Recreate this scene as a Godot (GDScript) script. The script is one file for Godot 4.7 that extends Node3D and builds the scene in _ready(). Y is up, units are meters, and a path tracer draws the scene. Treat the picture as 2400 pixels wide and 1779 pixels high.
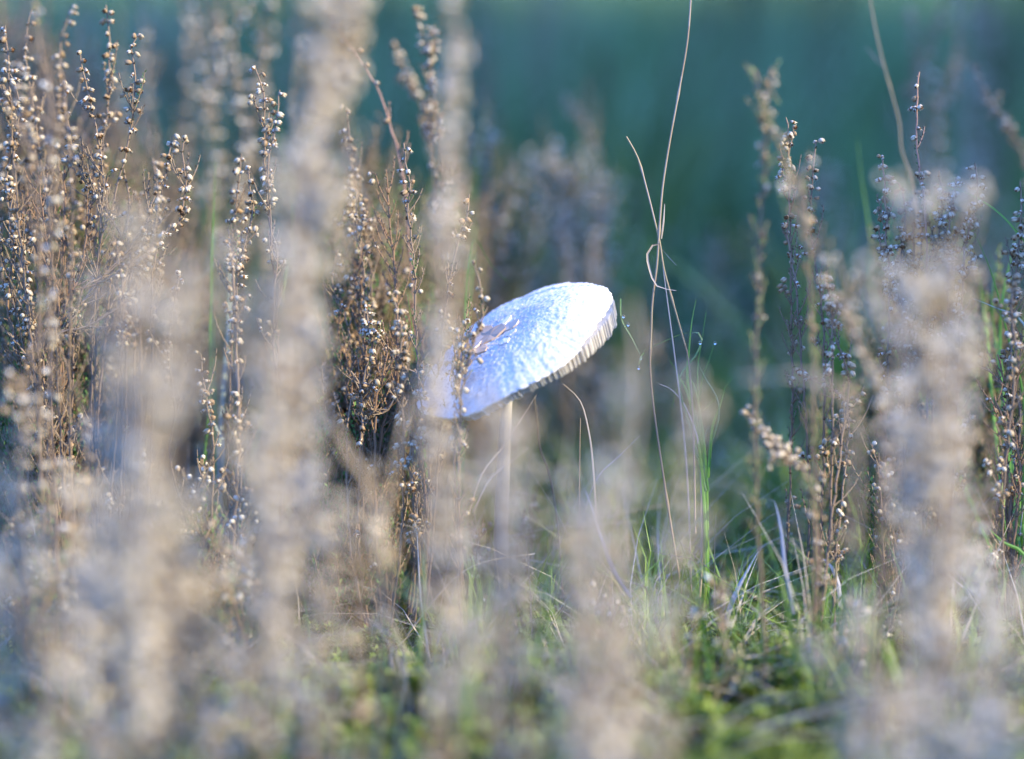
extends Node3D
# A white gilled mushroom among dry heather, seen through a long lens. Units are metres, y is up, the mushroom stands at the origin.

const PITCH := 8.0
const FOCUS := 1.6
const FOCAL := 94.2
const LENS_OPENING := 0.050

class Geo:
	var v := PackedVector3Array()
	var n := PackedVector3Array()
	var c := PackedColorArray()
	func tri(a: Vector3, b: Vector3, d: Vector3, na: Vector3, nb: Vector3, nd: Vector3, ca: Color, cb: Color, cd: Color) -> void:
		if (d - a).cross(b - a).dot(na + nb + nd) < 0.0:
			v.append(a); v.append(d); v.append(b)
			n.append(na); n.append(nd); n.append(nb)
			c.append(ca); c.append(cd); c.append(cb)
		else:
			v.append(a); v.append(b); v.append(d)
			n.append(na); n.append(nb); n.append(nd)
			c.append(ca); c.append(cb); c.append(cd)
	func flat(a: Vector3, b: Vector3, d: Vector3, col: Color) -> void:
		var m := (d - a).cross(b - a).normalized()
		tri(a, b, d, m, m, m, col, col, col)
	func quad(a: Vector3, b: Vector3, d: Vector3, e: Vector3, col: Color) -> void:
		flat(a, b, d, col)
		flat(a, d, e, col)
	func add(g: Geo, t: Transform3D) -> void:
		v.append_array(t * g.v)
		n.append_array(Transform3D(t.basis.orthonormalized(), Vector3.ZERO) * g.n)
		c.append_array(g.c)
	func tube(pts: PackedVector3Array, radii: PackedFloat32Array, sides: int, c0: Color, c1: Color) -> void:
		var m := pts.size()
		if m < 2:
			return
		var side := Vector3.RIGHT
		var last := PackedVector3Array()
		var lastn := PackedVector3Array()
		for k in m:
			var t := (pts[mini(k + 1, m - 1)] - pts[maxi(k - 1, 0)]).normalized()
			if absf(t.dot(side)) > 0.95:
				side = Vector3.BACK
			side = (side - t * side.dot(t)).normalized()
			var up := t.cross(side)
			var ring := PackedVector3Array()
			var rn := PackedVector3Array()
			for s in sides + 1:
				var a := TAU * s / sides
				var d := side * cos(a) + up * sin(a)
				ring.append(pts[k] + d * radii[k]); rn.append(d)
			if k > 0:
				var ca := c0.lerp(c1, float(k - 1) / (m - 1))
				var cb := c0.lerp(c1, float(k) / (m - 1))
				for s in sides:
					tri(last[s], ring[s], ring[s + 1], lastn[s], rn[s], rn[s + 1], ca, cb, cb)
					tri(last[s], ring[s + 1], last[s + 1], lastn[s], rn[s + 1], lastn[s + 1], ca, cb, ca)
			last = ring; lastn = rn
	func ribbon(pts: PackedVector3Array, width: PackedFloat32Array, side: Vector3, fold: float, c0: Color, c1: Color) -> void:
		# a blade with a shallow V section
		var m := pts.size()
		var l0 := Vector3.ZERO; var m0 := Vector3.ZERO; var r0 := Vector3.ZERO
		for k in m:
			var t := (pts[mini(k + 1, m - 1)] - pts[maxi(k - 1, 0)]).normalized()
			var s := (side - t * side.dot(t)).normalized()
			var u := t.cross(s)
			var mid := pts[k] - u * width[k] * fold
			var l := pts[k] - s * width[k]
			var r := pts[k] + s * width[k]
			if k > 0:
				var ca := c0.lerp(c1, (k - 0.5) / (m - 1))
				quad(l0, l, mid, m0, ca)
				quad(m0, mid, r, r0, ca)
			l0 = l; m0 = mid; r0 = r
	func commit() -> ArrayMesh:
		var a := []
		a.resize(Mesh.ARRAY_MAX)
		a[Mesh.ARRAY_VERTEX] = v
		a[Mesh.ARRAY_NORMAL] = n
		a[Mesh.ARRAY_COLOR] = c
		var mesh := ArrayMesh.new()
		mesh.add_surface_from_arrays(Mesh.PRIMITIVE_TRIANGLES, a)
		return mesh

var M := {}
var rng := RandomNumberGenerator.new()
var ground_noise := FastNoiseLite.new()
var taken := {}
var capsule_hi: Array[ArrayMesh] = []
var capsule_lo: Array[Geo] = []
var capsule_shape: Array[Geo] = []
var capsules_left := 300   # single capsules still to give to the plant in hand

func numbered(called: String) -> String:
	var k: int = taken.get(called, 0)
	taken[called] = k + 1
	return called if k == 0 else "%s_%03d" % [called, k]

func thing(called: String, label: String, category: String, group := "", at := Vector3.ZERO) -> Node3D:
	var o := Node3D.new()
	o.name = numbered(called)
	add_child(o)
	o.position = at
	o.set_meta("label", label)
	o.set_meta("category", category)
	if group != "":
		o.set_meta("group", group)
	return o

func part(called: String, mesh: Mesh, mat: Material, parent: Node, at := Transform3D.IDENTITY) -> MeshInstance3D:
	var o := MeshInstance3D.new()
	o.name = called
	o.mesh = mesh
	o.material_override = mat
	o.transform = at
	parent.add_child(o, true)
	return o

func mat(rough: float, back := Color.BLACK, spec := 0.5) -> StandardMaterial3D:
	var m := StandardMaterial3D.new()
	m.vertex_color_use_as_albedo = true
	m.roughness = rough
	m.metallic_specular = spec
	m.cull_mode = BaseMaterial3D.CULL_DISABLED
	if back != Color.BLACK:
		m.backlight_enabled = true
		m.backlight = back
	return m

func gh(x: float, z: float) -> float:
	var far := clampf(Vector2(x, z).length() / 40.0, 0.0, 1.0)
	return 0.012 * ground_noise.get_noise_2d(x * 900.0, z * 900.0) + far * 0.35 * ground_noise.get_noise_2d(x * 30.0, z * 30.0)

func vecs(a: Array) -> PackedVector3Array:
	var p := PackedVector3Array()
	for k in range(0, a.size(), 3):
		p.append(Vector3(a[k], a[k + 1], a[k + 2]))
	return p

func smooth_path(p: PackedVector3Array, step: float) -> PackedVector3Array:
	var out := PackedVector3Array()
	for k in p.size() - 1:
		var a := p[maxi(k - 1, 0)]; var b := p[k]; var c := p[k + 1]; var d := p[mini(k + 2, p.size() - 1)]
		var m := maxi(1, int(ceil(b.distance_to(c) / step)))
		for j in m:
			out.append(b.cubic_interpolate(c, a, d, float(j) / m))
	out.append(p[p.size() - 1])
	return out

func lathe(profile: Array, sides: int, cols: Array, squash := 1.0, lobed := 0.0, seam := Color.WHITE) -> Geo:
	# profile rows are [radius, height, depth of the notches]; lobed pulls every second side in and tints it as a seam
	var g := Geo.new()
	var rows := []; var tints := []
	for k in profile.size():
		var p: Array = profile[k]
		var ring := PackedVector3Array(); var rc := PackedColorArray()
		for s in sides:
			var a := TAU * s / sides
			var odd := s % 2
			var r: float = p[0] * (1.0 - lobed * odd)
			var y: float = p[1] - (p[2] * (1 - odd) if p.size() > 2 else 0.0)
			ring.append(Vector3(cos(a) * r, y, sin(a) * r * squash))
			rc.append(cols[k].lerp(seam, 0.55) if odd == 1 and lobed > 0.0 else cols[k])
		rows.append(ring); tints.append(rc)
	for k in profile.size() - 1:
		for s in sides:
			var t := (s + 1) % sides
			var A: Vector3 = rows[k][s]; var B: Vector3 = rows[k][t]; var C: Vector3 = rows[k + 1][t]; var D: Vector3 = rows[k + 1][s]
			var nm := []
			for q in [A, B, C, D]:
				nm.append(Vector3(q.x, q.y * 0.8, q.z).normalized())
			if profile[k][0] > 0.001:
				g.tri(A, B, C, nm[0], nm[1], nm[2], tints[k][s], tints[k][t], tints[k + 1][t])
			if profile[k + 1][0] > 0.001:
				g.tri(A, C, D, nm[0], nm[2], nm[3], tints[k][s], tints[k + 1][t], tints[k + 1][s])
	return g

func make_capsules() -> void:
	var tints := [Color(0.68, 0.62, 0.47), Color(0.53, 0.46, 0.32), Color(0.78, 0.74, 0.62), Color(0.40, 0.30, 0.18)]
	for k in 4:
		var pale: Color = tints[k]
		var brown := Color(0.21, 0.11, 0.05)
		var mid := pale.lerp(brown, 0.35)
		var g: Geo
		if k == 2:   # a withered flower, longer and slimmer
			g = lathe([[0.0, 0.6], [0.16, 0.5], [0.30, 0.2], [0.34, -0.1], [0.30, -0.35], [0.36, -0.45, 0.4]], 8, [brown, brown, mid, pale, pale, pale], 0.8, 0.26, mid)
		else:
			g = lathe([[0.0, 0.52], [0.22, 0.46], [0.44, 0.24], [0.52, -0.02], [0.46, -0.22], [0.30 + 0.06 * k, -0.30, 0.30]], 8, [brown, mid, pale, pale, pale, mid], 0.9, 0.16, brown)
		g.add(lathe([[0.36, -0.05], [0.27, -0.34], [0.0, -0.46]], 6, [brown, brown, Color(0.12, 0.06, 0.03)]), Transform3D.IDENTITY)
		capsule_hi.append(g.commit())
		capsule_shape.append(g)
		capsule_lo.append(lathe([[0.0, 0.52], [0.42, 0.22], [0.46, -0.18], [0.0, -0.5]], 6, [mid, pale, pale, brown]))

func leaflet(g: Geo, at: Vector3, dir: Vector3, across: Vector3, l: float, w: float, col: Color) -> void:
	var tip := at + dir * l
	var mid := at + dir * l * 0.45
	var s := across * w
	g.flat(at, mid + s, tip, col)
	g.flat(at, tip, mid - s, col)

# One heather shoot along a path from its foot to its tip. o: r0, r1 stem radii; caps per metre over the share cap (from the tip); twigs per metre,
# twig length, share of twigs that carry capsules; green share of leaves; hi: every capsule a mesh of its own.
func shoot(path: PackedVector3Array, o: Dictionary, parent: Node3D, called := "sprig") -> MeshInstance3D:
	var hi: bool = o.get("hi", false)
	var p := smooth_path(path, 0.006 if hi else 0.012)
	var m := p.size()
	var long := 0.0
	for k in m - 1:
		long += p[k].distance_to(p[k + 1])
	var radii := PackedFloat32Array()
	var wob: float = o.get("wobble", 0.0005)
	for k in m:
		var t := float(k) / (m - 1)
		radii.append(lerpf(o.r0, o.r1, pow(t, 0.7)) * rng.randf_range(0.85, 1.2))
		if k > 0:
			p[k] += Vector3(rng.randf_range(-1, 1), 0, rng.randf_range(-1, 1)) * wob
	var bark: Color = o.get("bark", Color(0.13, 0.092, 0.066))
	var young: Color = o.get("young", Color(0.25, 0.185, 0.125))
	var g := Geo.new()
	var lo := Geo.new()
	var leaf := Geo.new()
	g.tube(p, radii, 5, bark, young)
	var seats := []   # [point, direction, size]
	var green: float = o.get("green", 0.1)
	var leafcol := [Color(0.18, 0.13, 0.08), Color(0.25, 0.185, 0.12), Color(0.14, 0.098, 0.06)]
	var greens := [Color(0.06, 0.15, 0.025), Color(0.09, 0.2, 0.04), Color(0.05, 0.11, 0.03)]
	if o.get("fresh", false):   # new growth
		greens = [Color(0.18, 0.34, 0.08), Color(0.24, 0.40, 0.12), Color(0.14, 0.28, 0.07)]
	# side twigs
	var count := int(long * o.get("twigs", 60.0))
	var tw0: float = o.get("tw0", 0.25); var tw1: float = o.get("tw1", 0.9)
	var tl: float = o.get("twig_len", 0.018)
	for k in count:
		var t := rng.randf_range(tw0, tw1)
		var at := p[clampi(int(t * (m - 1)), 0, m - 2)]
		var tan := (p[clampi(int(t * (m - 1)) + 1, 1, m - 1)] - at).normalized()
		var r := tan.cross(Vector3(rng.randf_range(-1, 1), rng.randf_range(-1, 1), rng.randf_range(-1, 1))).normalized()
		var l := tl * rng.randf_range(0.4, 1.3)
		var tp := PackedVector3Array()
		var tr := PackedFloat32Array()
		for j in 4:
			var f := j / 3.0
			tp.append(at + (r * sin(f * 1.2) * 0.55 + tan * f * 0.85) * l + Vector3.UP * f * f * l * 0.15)
			tr.append(lerpf(0.00048, 0.00026, f))
		g.tube(tp, tr, 3, young, young)
		var isgreen := rng.randf() < green
		var pal: Array = greens if isgreen else leafcol
		var steps := int(l / (0.0013 if hi else o.get("leaf_gap", 0.006)))
		for j in steps:
			var f := float(j + 1) / (steps + 1)
			var q := tp[0].cubic_interpolate(tp[3], tp[0], tp[3], f).lerp(tp[1].lerp(tp[2], f), 0.5)
			q = tp[int(f * 3)].lerp(tp[mini(int(f * 3) + 1, 3)], f * 3 - int(f * 3))
			var d := (r.rotated(tan, j * 1.7) * 0.8 + tan * 0.9).normalized()
			leaflet(leaf, q, d, d.cross(r + tan * 0.3).normalized(), 0.0021 * (1.0 if hi else 1.6), 0.00042 * (1.0 if hi else 2.0), pal[j % 3])
		if rng.randf() < o.get("twig_caps", 0.0):
			for j in int(o.get("per_twig", 4)):
				var f := rng.randf_range(0.45, 1.0)
				var q := tp[int(f * 2.99)].lerp(tp[int(f * 2.99) + 1], f * 2.99 - int(f * 2.99))
				seats.append([q, r.rotated(tan, rng.randf() * TAU), rng.randf_range(0.8, 1.15)])
	# capsules on the main shoot
	var share: float = o.get("cap", 0.4)
	# the raceme at the tip, its capsules in loose whorls on alternate sides
	var raceme: float = minf(o.get("raceme", 0.0) * rng.randf_range(0.7, 1.25), long * 0.6)
	for k in int(raceme * o.get("raceme_caps", 380.0)):
		var t := 1.0 - raceme / long * pow(rng.randf(), 0.9)
		var at := p[clampi(int(round(t * (m - 1))), 0, m - 1)]
		seats.append([at, Vector3(1, 0, 0).rotated(Vector3.UP, rng.randf() * TAU), rng.randf_range(0.7, 1.2)])
	var bunch := 0.5
	for k in int(long * share * o.get("caps", 150.0)):
		if k % 7 == 0:
			bunch = rng.randf()
		var t := 1.0 - share * clampf(lerpf(rng.randf(), bunch + rng.randfn() * 0.035, o.get("bunched", 0.35)), 0.0, 1.0)
		var at := p[clampi(int(t * (m - 1)), 0, m - 1)]
		seats.append([at, Vector3(1, 0, 0).rotated(Vector3.UP, rng.randf() * TAU), rng.randf_range(0.75, 1.15)])
	# scale leaves along the shoot itself
	if hi:
		for k in int(long / 0.0022):
			var t := rng.randf_range(0.15, 1.0)
			var at := p[clampi(int(t * (m - 1)), 0, m - 1)]
			var r := Vector3(1, 0, 0).rotated(Vector3.UP, rng.randf() * TAU)
			var pal: Array = greens if rng.randf() < green * 0.7 else leafcol
			leaflet(leaf, at, (r * 0.7 + Vector3.UP * 0.7).normalized(), Vector3.UP.cross(r), rng.randf_range(0.0015, 0.003), 0.0005, pal[k % 3])
	var s := part(called, g.commit(), M.bark, parent)
	var size: float = o.get("size", 0.0030)
	for e in seats:
		var out: Vector3 = e[1]
		var away := rng.randf_range(0.0014, 0.0038)
		var q: Vector3 = e[0] + out * away + Vector3.UP * rng.randf_range(0.0, 0.0016)
		var axis := (-out * rng.randf_range(0.3, 1.1) + Vector3.UP * rng.randf_range(-0.05, 0.9) + Vector3(rng.randfn(), 0, rng.randfn()) * 0.15).normalized()
		var x := axis.cross(Vector3(0.3, 0.1, 0.9)).normalized()
		var sc: float = size * e[2]
		var b := Basis(x, axis, x.cross(axis)).rotated(axis, rng.randf() * TAU).scaled(Vector3.ONE * sc)
		b = Basis(b.x, b.y * rng.randf_range(0.9, 1.25), b.z)
		var which := rng.randi() % 4
		if hi:
			if capsules_left > 0:
				part("seed_capsule", capsule_hi[which], M.capsule, s, Transform3D(b, q))
				capsules_left -= 1
			else:
				lo.add(capsule_shape[which], Transform3D(b, q))
			var stalk := PackedVector3Array([e[0], q + axis * sc * 0.45])
			leaf.tube(stalk, PackedFloat32Array([0.00022, 0.0002]), 3, young, young)
		else:
			lo.add(capsule_lo[which], Transform3D(b, q))
	if leaf.v.size() > 0:
		var lf := part("leaves", leaf.commit(), M.leaf, s)
		lf.set_meta("kind", "stuff")
	if lo.v.size() > 0:
		var lc := part("seed_capsules", lo.commit(), M.capsule, s)
		lc.set_meta("kind", "stuff")
	return s

func rooted(path: PackedVector3Array, foot: Vector3) -> PackedVector3Array:
	# carries a path on down to the ground
	var a := path[0]
	var q := PackedVector3Array()
	q.append(foot)
	if a.y > 0.05:
		q.append(foot.lerp(a, 0.5) + Vector3(0.006 * sin(a.x * 90.0), 0.0, 0.006 * cos(a.x * 70.0)))
	q.append_array(path)
	return q

func blade(path: PackedVector3Array, w: float, side: Vector3, c0: Color, c1: Color, parent: Node3D, called := "blade", material := "grass", taper := 1.0) -> MeshInstance3D:
	var p := smooth_path(path, 0.006)
	var width := PackedFloat32Array()
	for k in p.size():
		var t := float(k) / (p.size() - 1)
		width.append(maxf(w * (0.75 + 0.25 * sin(t * PI)) * (1.0 - taper * pow(t, 3.0)), 0.00012))
	var g := Geo.new()
	g.ribbon(p, width, side, 0.28, c0, c1)
	return part(called, g.commit(), M[material], parent)

func culm(path: PackedVector3Array, r0: float, r1: float, c0: Color, c1: Color, parent: Node3D, called := "stem") -> MeshInstance3D:
	var p := smooth_path(path, 0.006)
	var radii := PackedFloat32Array()
	for k in p.size():
		var t := float(k) / (p.size() - 1)
		radii.append(lerpf(r0, r1, t) * (1.0 + 0.5 * float(k % 14 == 9)))
	var g := Geo.new()
	# straw weathers in lengths: grey, brown, sheathed
	var k := 0
	while k < p.size() - 1:
		var e := mini(k + 3 + rng.randi() % 6, p.size() - 1)
		var f := float(k) / p.size()
		var tint := c0.lerp(c1, f).lerp([Color(0.42, 0.37, 0.32), Color(0.18, 0.12, 0.08), Color(0.36, 0.31, 0.18)][rng.randi() % 3], rng.randf() * 0.65)
		g.tube(p.slice(k, e + 1), radii.slice(k, e + 1), 6, tint, tint)
		k = e
	return part(called, g.commit(), M.bark, parent)

func _ready() -> void:
	rng.seed = 4711
	ground_noise.seed = 5
	ground_noise.noise_type = FastNoiseLite.TYPE_SIMPLEX
	# camera
	var cam := Camera3D.new()
	cam.name = "camera"
	var lens := CameraAttributesPhysical.new()
	lens.frustum_focal_length = FOCAL
	lens.frustum_focus_distance = FOCUS
	lens.frustum_near = 0.05
	lens.frustum_far = 2000.0
	lens.exposure_aperture = FOCAL / 1000.0 / LENS_OPENING
	cam.attributes = lens
	add_child(cam)
	cam.position = Vector3(0, 0.15 + FOCUS * sin(deg_to_rad(PITCH)), FOCUS * cos(deg_to_rad(PITCH)))
	cam.rotation_degrees = Vector3(-PITCH, 0, 0)
	cam.current = true
	# sky, exposure
	var env := Environment.new()
	env.background_mode = Environment.BG_SKY
	var sky := Sky.new()
	var sm := ProceduralSkyMaterial.new()
	sm.sky_top_color = Color(0.395, 0.56, 0.92)
	sm.sky_horizon_color = Color(0.50, 0.71, 0.98)
	sm.sky_curve = 0.2
	sm.ground_bottom_color = Color(0.10, 0.11, 0.08)
	sm.ground_horizon_color = Color(0.3, 0.36, 0.4)
	sm.sky_energy_multiplier = 1.25
	sky.sky_material = sm
	env.sky = sky
	env.tonemap_mode = Environment.TONE_MAPPER_LINEAR
	env.tonemap_exposure = 2.2
	env.sdfgi_enabled = true
	env.ssao_enabled = true
	env.ssil_enabled = true
	var we := WorldEnvironment.new()
	we.name = "environment"
	we.environment = env
	add_child(we)
	# sun
	var sun := DirectionalLight3D.new()
	sun.name = "sun"
	sun.light_energy = 1.42
	sun.light_color = Color(1.0, 0.93, 0.77)
	sun.light_angular_distance = 0.5
	sun.shadow_enabled = true
	add_child(sun)
	sun.look_at_from_position(Vector3(0.79, 0.525, 0.27), Vector3.ZERO)

	M.bark = mat(0.85)
	M.capsule = mat(0.9, Color(0.35, 0.33, 0.30), 0.2)
	M.leaf = mat(0.7, Color(0.3, 0.3, 0.25))
	M.grass = mat(0.4, Color(0.55, 0.6, 0.35))
	M.dry = mat(0.6, Color(0.4, 0.38, 0.34))
	M.cap = mat(0.72, Color.BLACK, 0.3)
	M.gill = mat(0.6, Color(0.8, 0.78, 0.76))
	M.stalk = mat(0.6)
	M.flake = mat(0.6, Color(0.3, 0.28, 0.24))
	M.far = mat(0.6, Color(0.35, 0.4, 0.35))
	make_capsules()

	ground()
	shade_trees()
	background()
	far_bushes()
	side_bushes()
	mushroom()
	heather()
	grasses()
	undergrowth()
	dew_drops()

func dew_drops() -> void:
	var drop := SphereMesh.new()
	drop.radius = 0.0009; drop.height = 0.0021; drop.radial_segments = 16; drop.rings = 10
	var clear := StandardMaterial3D.new()
	clear.albedo_color = Color(0.97, 0.98, 1.0, 0.02)
	clear.roughness = 0.0
	clear.refraction_enabled = true
	clear.refraction_scale = 0.033
	for at in [Vector3(0.0621, 0.1808, 0.0017), Vector3(0.0596, 0.1851, 0.0011), Vector3(0.0691, 0.1624, 0.0003), Vector3(0.0681, 0.1571, -0.0010), Vector3(0.1009, 0.1706, -0.0009), Vector3(0.1104, 0.1678, -0.0227)]:
		var o := part(numbered("dew_drop"), drop, clear, self, Transform3D(Basis(), at - Vector3(0, 0.0008, 0)))
		o.set_meta("label", "clear dew drop hanging from a thin grass blade beside the mushroom")
		o.set_meta("category", "dew drop")
		o.set_meta("group", "dew drops on the grass blades")

func ground() -> void:
	var rings := [0.0]
	var r := 0.03
	while r < 600.0:
		rings.append(r)
		r *= 1.045 if r < 4.0 else 1.12
	var sides := 120
	var st := SurfaceTool.new()
	st.begin(Mesh.PRIMITIVE_TRIANGLES)
	var pat := FastNoiseLite.new()
	pat.seed = 9
	for k in rings.size():
		for s in sides:
			var a := TAU * s / sides
			var x: float = cos(a) * rings[k]; var z: float = sin(a) * rings[k]
			var f := pat.get_noise_2d(x * 1400.0, z * 1400.0) * 0.5 + 0.5
			st.set_color(Color(0.035, 0.028, 0.018).lerp(Color(0.05, 0.07, 0.02), f))
			st.add_vertex(Vector3(x, gh(x, z), z))
	for k in rings.size() - 1:
		for s in sides:
			var s2 := (s + 1) % sides
			var a := k * sides + s; var b := k * sides + s2
			var c := (k + 1) * sides + s2; var d := (k + 1) * sides + s
			if k > 0:
				st.add_index(a); st.add_index(b); st.add_index(c)
			st.add_index(a); st.add_index(c); st.add_index(d)
	st.generate_normals()
	var o := part("ground", st.commit(), mat(0.95), self)
	o.set_meta("kind", "structure")
	o.set_meta("label", "dark peaty heathland soil under moss and heather")
	o.set_meta("category", "ground")

func shade_trees() -> void:
	# the trees to the side whose shadow lies over the heath behind the mushroom
	var spots := [[5.3, 0.15, 1.1], [6.4, -0.3, 1.2], [5.2, -1.2, 1.1], [6.6, -2.2, 1.2], [5.3, -3.2, 1.1], [6.7, -4.5, 1.2], [5.4, -6.0, 1.15], [6.8, -7.8, 1.2]]
	var trunk := Geo.new()
	var tp := PackedVector3Array(); var tr := PackedFloat32Array()
	for k in 9:
		tp.append(Vector3(0.12 * sin(k * 0.8), k * 0.85 - 0.1, 0.1 * cos(k * 0.6) - 0.1)); tr.append(lerpf(0.16, 0.03, k / 8.0))
	trunk.tube(tp, tr, 8, Color(0.17, 0.12, 0.09), Color(0.28, 0.17, 0.1))
	var crown := Geo.new()
	for k in 34:
		var f := k / 33.0
		var h := lerpf(1.2, 6.6, f)
		var a := k * 2.4
		var l := lerpf(1.75, 0.5, f) * rng.randf_range(0.8, 1.1)
		var at := tp[clampi(int(h / 0.85), 0, 8)]
		at.y = h
		var d := Vector3(cos(a), 0.25, sin(a))
		trunk.tube(PackedVector3Array([at, at + d * l * 0.5, at + d * l + Vector3(0, 0.15, 0)]), PackedFloat32Array([0.035, 0.022, 0.008]), 5, Color(0.22, 0.14, 0.09), Color(0.22, 0.14, 0.09))
		for j in 115:
			var q := at + d * l * pow(rng.randf(), 0.6) + Vector3(rng.randfn(), rng.randfn() * 0.55, rng.randfn()) * 0.24
			var e := Vector3(rng.randfn(), rng.randfn(), rng.randfn()).normalized()
			leaflet(crown, q, e, e.cross(Vector3(0.2, 0.9, 0.3)).normalized(), rng.randf_range(0.16, 0.3), 0.07, Color(0.045, 0.09, 0.035).lerp(Color(0.07, 0.11, 0.04), rng.randf()))
	var tm := trunk.commit(); var cm := crown.commit()
	var words := ["standing first beside the heath", "second in the row beside the heath", "third in the row beside the heath", "fourth in the row beside the heath", "fifth in the row beside the heath", "sixth in the row beside the heath", "seventh in the row beside the heath", "last in the row beside the heath"]
	for k in spots.size():
		var s: Array = spots[k]
		var o := thing("pine_tree", "green pine tree " + words[k], "tree", "pine trees beside the heath", Vector3(s[0], gh(s[0], s[1]), s[1]))
		o.rotation.y = k * 1.3
		o.scale = Vector3.ONE * s[2]
		part("trunk", tm, M.bark, o)
		part("crown", cm, M.far, o)

func tuft_mesh(blades: int, h: float, spread: float, w: float, c0: Color, c1: Color) -> ArrayMesh:
	var g := Geo.new()
	for k in blades:
		var a := rng.randf() * TAU
		var lean := rng.randf() * spread
		var hh := h * rng.randf_range(0.5, 1.0)
		var d := Vector3(cos(a), 0, sin(a))
		var p := PackedVector3Array(); var wd := PackedFloat32Array()
		for j in 5:
			var f := j / 4.0
			p.append(d * (0.015 * rng.randf() + lean * hh * f * f) + Vector3.UP * hh * (f - 0.25 * lean * f * f))
			wd.append(w * (1.0 - f * 0.92))
		var t := rng.randf()
		g.ribbon(p, wd, d.cross(Vector3.UP), 0.25, c0.lerp(c1, t), c0.lerp(c1, t))
	return g.commit()

func scatter(called: String, label: String, category: String, mesh: Mesh, material: Material, places: Array) -> void:
	var mm := MultiMesh.new()
	mm.transform_format = MultiMesh.TRANSFORM_3D
	mm.mesh = mesh
	mm.instance_count = places.size()
	for k in places.size():
		mm.set_instance_transform(k, places[k])
	var o := MultiMeshInstance3D.new()
	o.name = numbered(called)
	o.multimesh = mm
	o.material_override = material
	add_child(o)
	o.set_meta("kind", "stuff")
	o.set_meta("label", label)
	o.set_meta("category", category)

func set_down(x: float, z: float, s: float, tilt := 0.15, sink := 0.004) -> Transform3D:
	var b := Basis.from_euler(Vector3(rng.randf_range(-tilt, tilt), rng.randf() * TAU, rng.randf_range(-tilt, tilt))).scaled(Vector3.ONE * s)
	return Transform3D(b, Vector3(x, gh(x, z) - sink, z))

func background() -> void:
	# the grown-over heath behind: tall grass, low sedge, yellow green clumps
	var a := []; var b := []; var c := []
	var pat := FastNoiseLite.new()
	pat.seed = 31
	for k in 4600:
		var z := -1.0 - 11.0 * pow(rng.randf(), 1.5)
		var half := 0.45 + 0.26 * (1.6 - z)
		var x := rng.randf_range(-half, half)
		var f := pat.get_noise_2d(x * 110.0, z * 70.0)
		if f > 0.1:
			a.append(set_down(x, z, rng.randf_range(0.8, 1.35)))
		elif f > -0.25:
			b.append(set_down(x, z, rng.randf_range(0.7, 1.2)))
		if f > 0.35 and rng.randf() < 0.5 or f < -0.3 and rng.randf() < 0.2:
			c.append(set_down(x, z, rng.randf_range(0.7, 1.2)))
	for k in 5000:
		var z := -12.0 - 40.0 * rng.randf()
		var half := 0.5 + 0.22 * (1.6 - z)
		var x := rng.randf_range(-half, half)
		a.append(set_down(x, z, rng.randf_range(0.8, 1.9)))
	scatter("grass", "tall green grass over the shaded heath", "grass", tuft_mesh(26, 0.30, 0.7, 0.0035, Color(0.13, 0.25, 0.09), Color(0.22, 0.33, 0.14)), M.far, a)
	scatter("grass", "low sedge between the tall grass of the shaded heath", "grass", tuft_mesh(22, 0.17, 0.9, 0.003, Color(0.13, 0.22, 0.09), Color(0.20, 0.30, 0.14)), M.far, b)
	scatter("grass", "yellow green grass clumps of the shaded heath", "grass", tuft_mesh(20, 0.26, 0.6, 0.0035, Color(0.17, 0.33, 0.08), Color(0.25, 0.40, 0.12)), M.far, c)
	# separate tussocks just behind the clearing
	var spots := [[1390, -0.62, 0.27, 2], [0.30, -0.75, 0.24, 0], [0.22, -0.45, 0.26, 2], [0.36, -0.35, 0.20, 2], [-0.21, -0.5, 0.28, 2], [-0.13, -0.4, 0.24, 0], [0.15, -0.75, 0.22, 0], [0.20, -1.05, 0.26, 0], [0.05, -0.95, 0.22, 0], [-0.06, -1.25, 0.30, 1], [0.33, -1.35, 0.33, 0], [0.46, -1.1, 0.30, 2], [-0.25, -1.0, 0.28, 1], [-0.42, -1.3, 0.34, 0], [0.14, -0.5, 0.13, 2], [0.25, -0.42, 0.15, 0], [-0.12, -0.7, 0.2, 1], [0.08, -1.6, 0.34, 1], [0.28, -1.8, 0.36, 0], [0.52, -1.7, 0.36, 1], [0.10, -0.32, 0.09, 2], [0.17, -0.28, 0.10, 0]]
	spots[0][0] = 0.07
	var tones := [[Color(0.08, 0.20, 0.09), Color(0.13, 0.27, 0.13)], [Color(0.16, 0.17, 0.10), Color(0.24, 0.24, 0.15)], [Color(0.14, 0.28, 0.05), Color(0.20, 0.35, 0.08)]]
	var words := ["green", "dry olive", "yellow green"]
	for k in spots.size():
		var e: Array = spots[k]
		var t: Array = tones[e[3]]
		var o := thing("grass_tussock", "soft blurred " + words[e[3]] + " grass tussock behind the mushroom clearing", "grass", "grass tussocks behind the clearing", Vector3(e[0], gh(e[0], e[1]) - 0.004, e[1]))
		part("blades", tuft_mesh(70, e[2], 0.75, 0.0022, t[0], t[1]), M.grass, o).set_meta("kind", "stuff")

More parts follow.
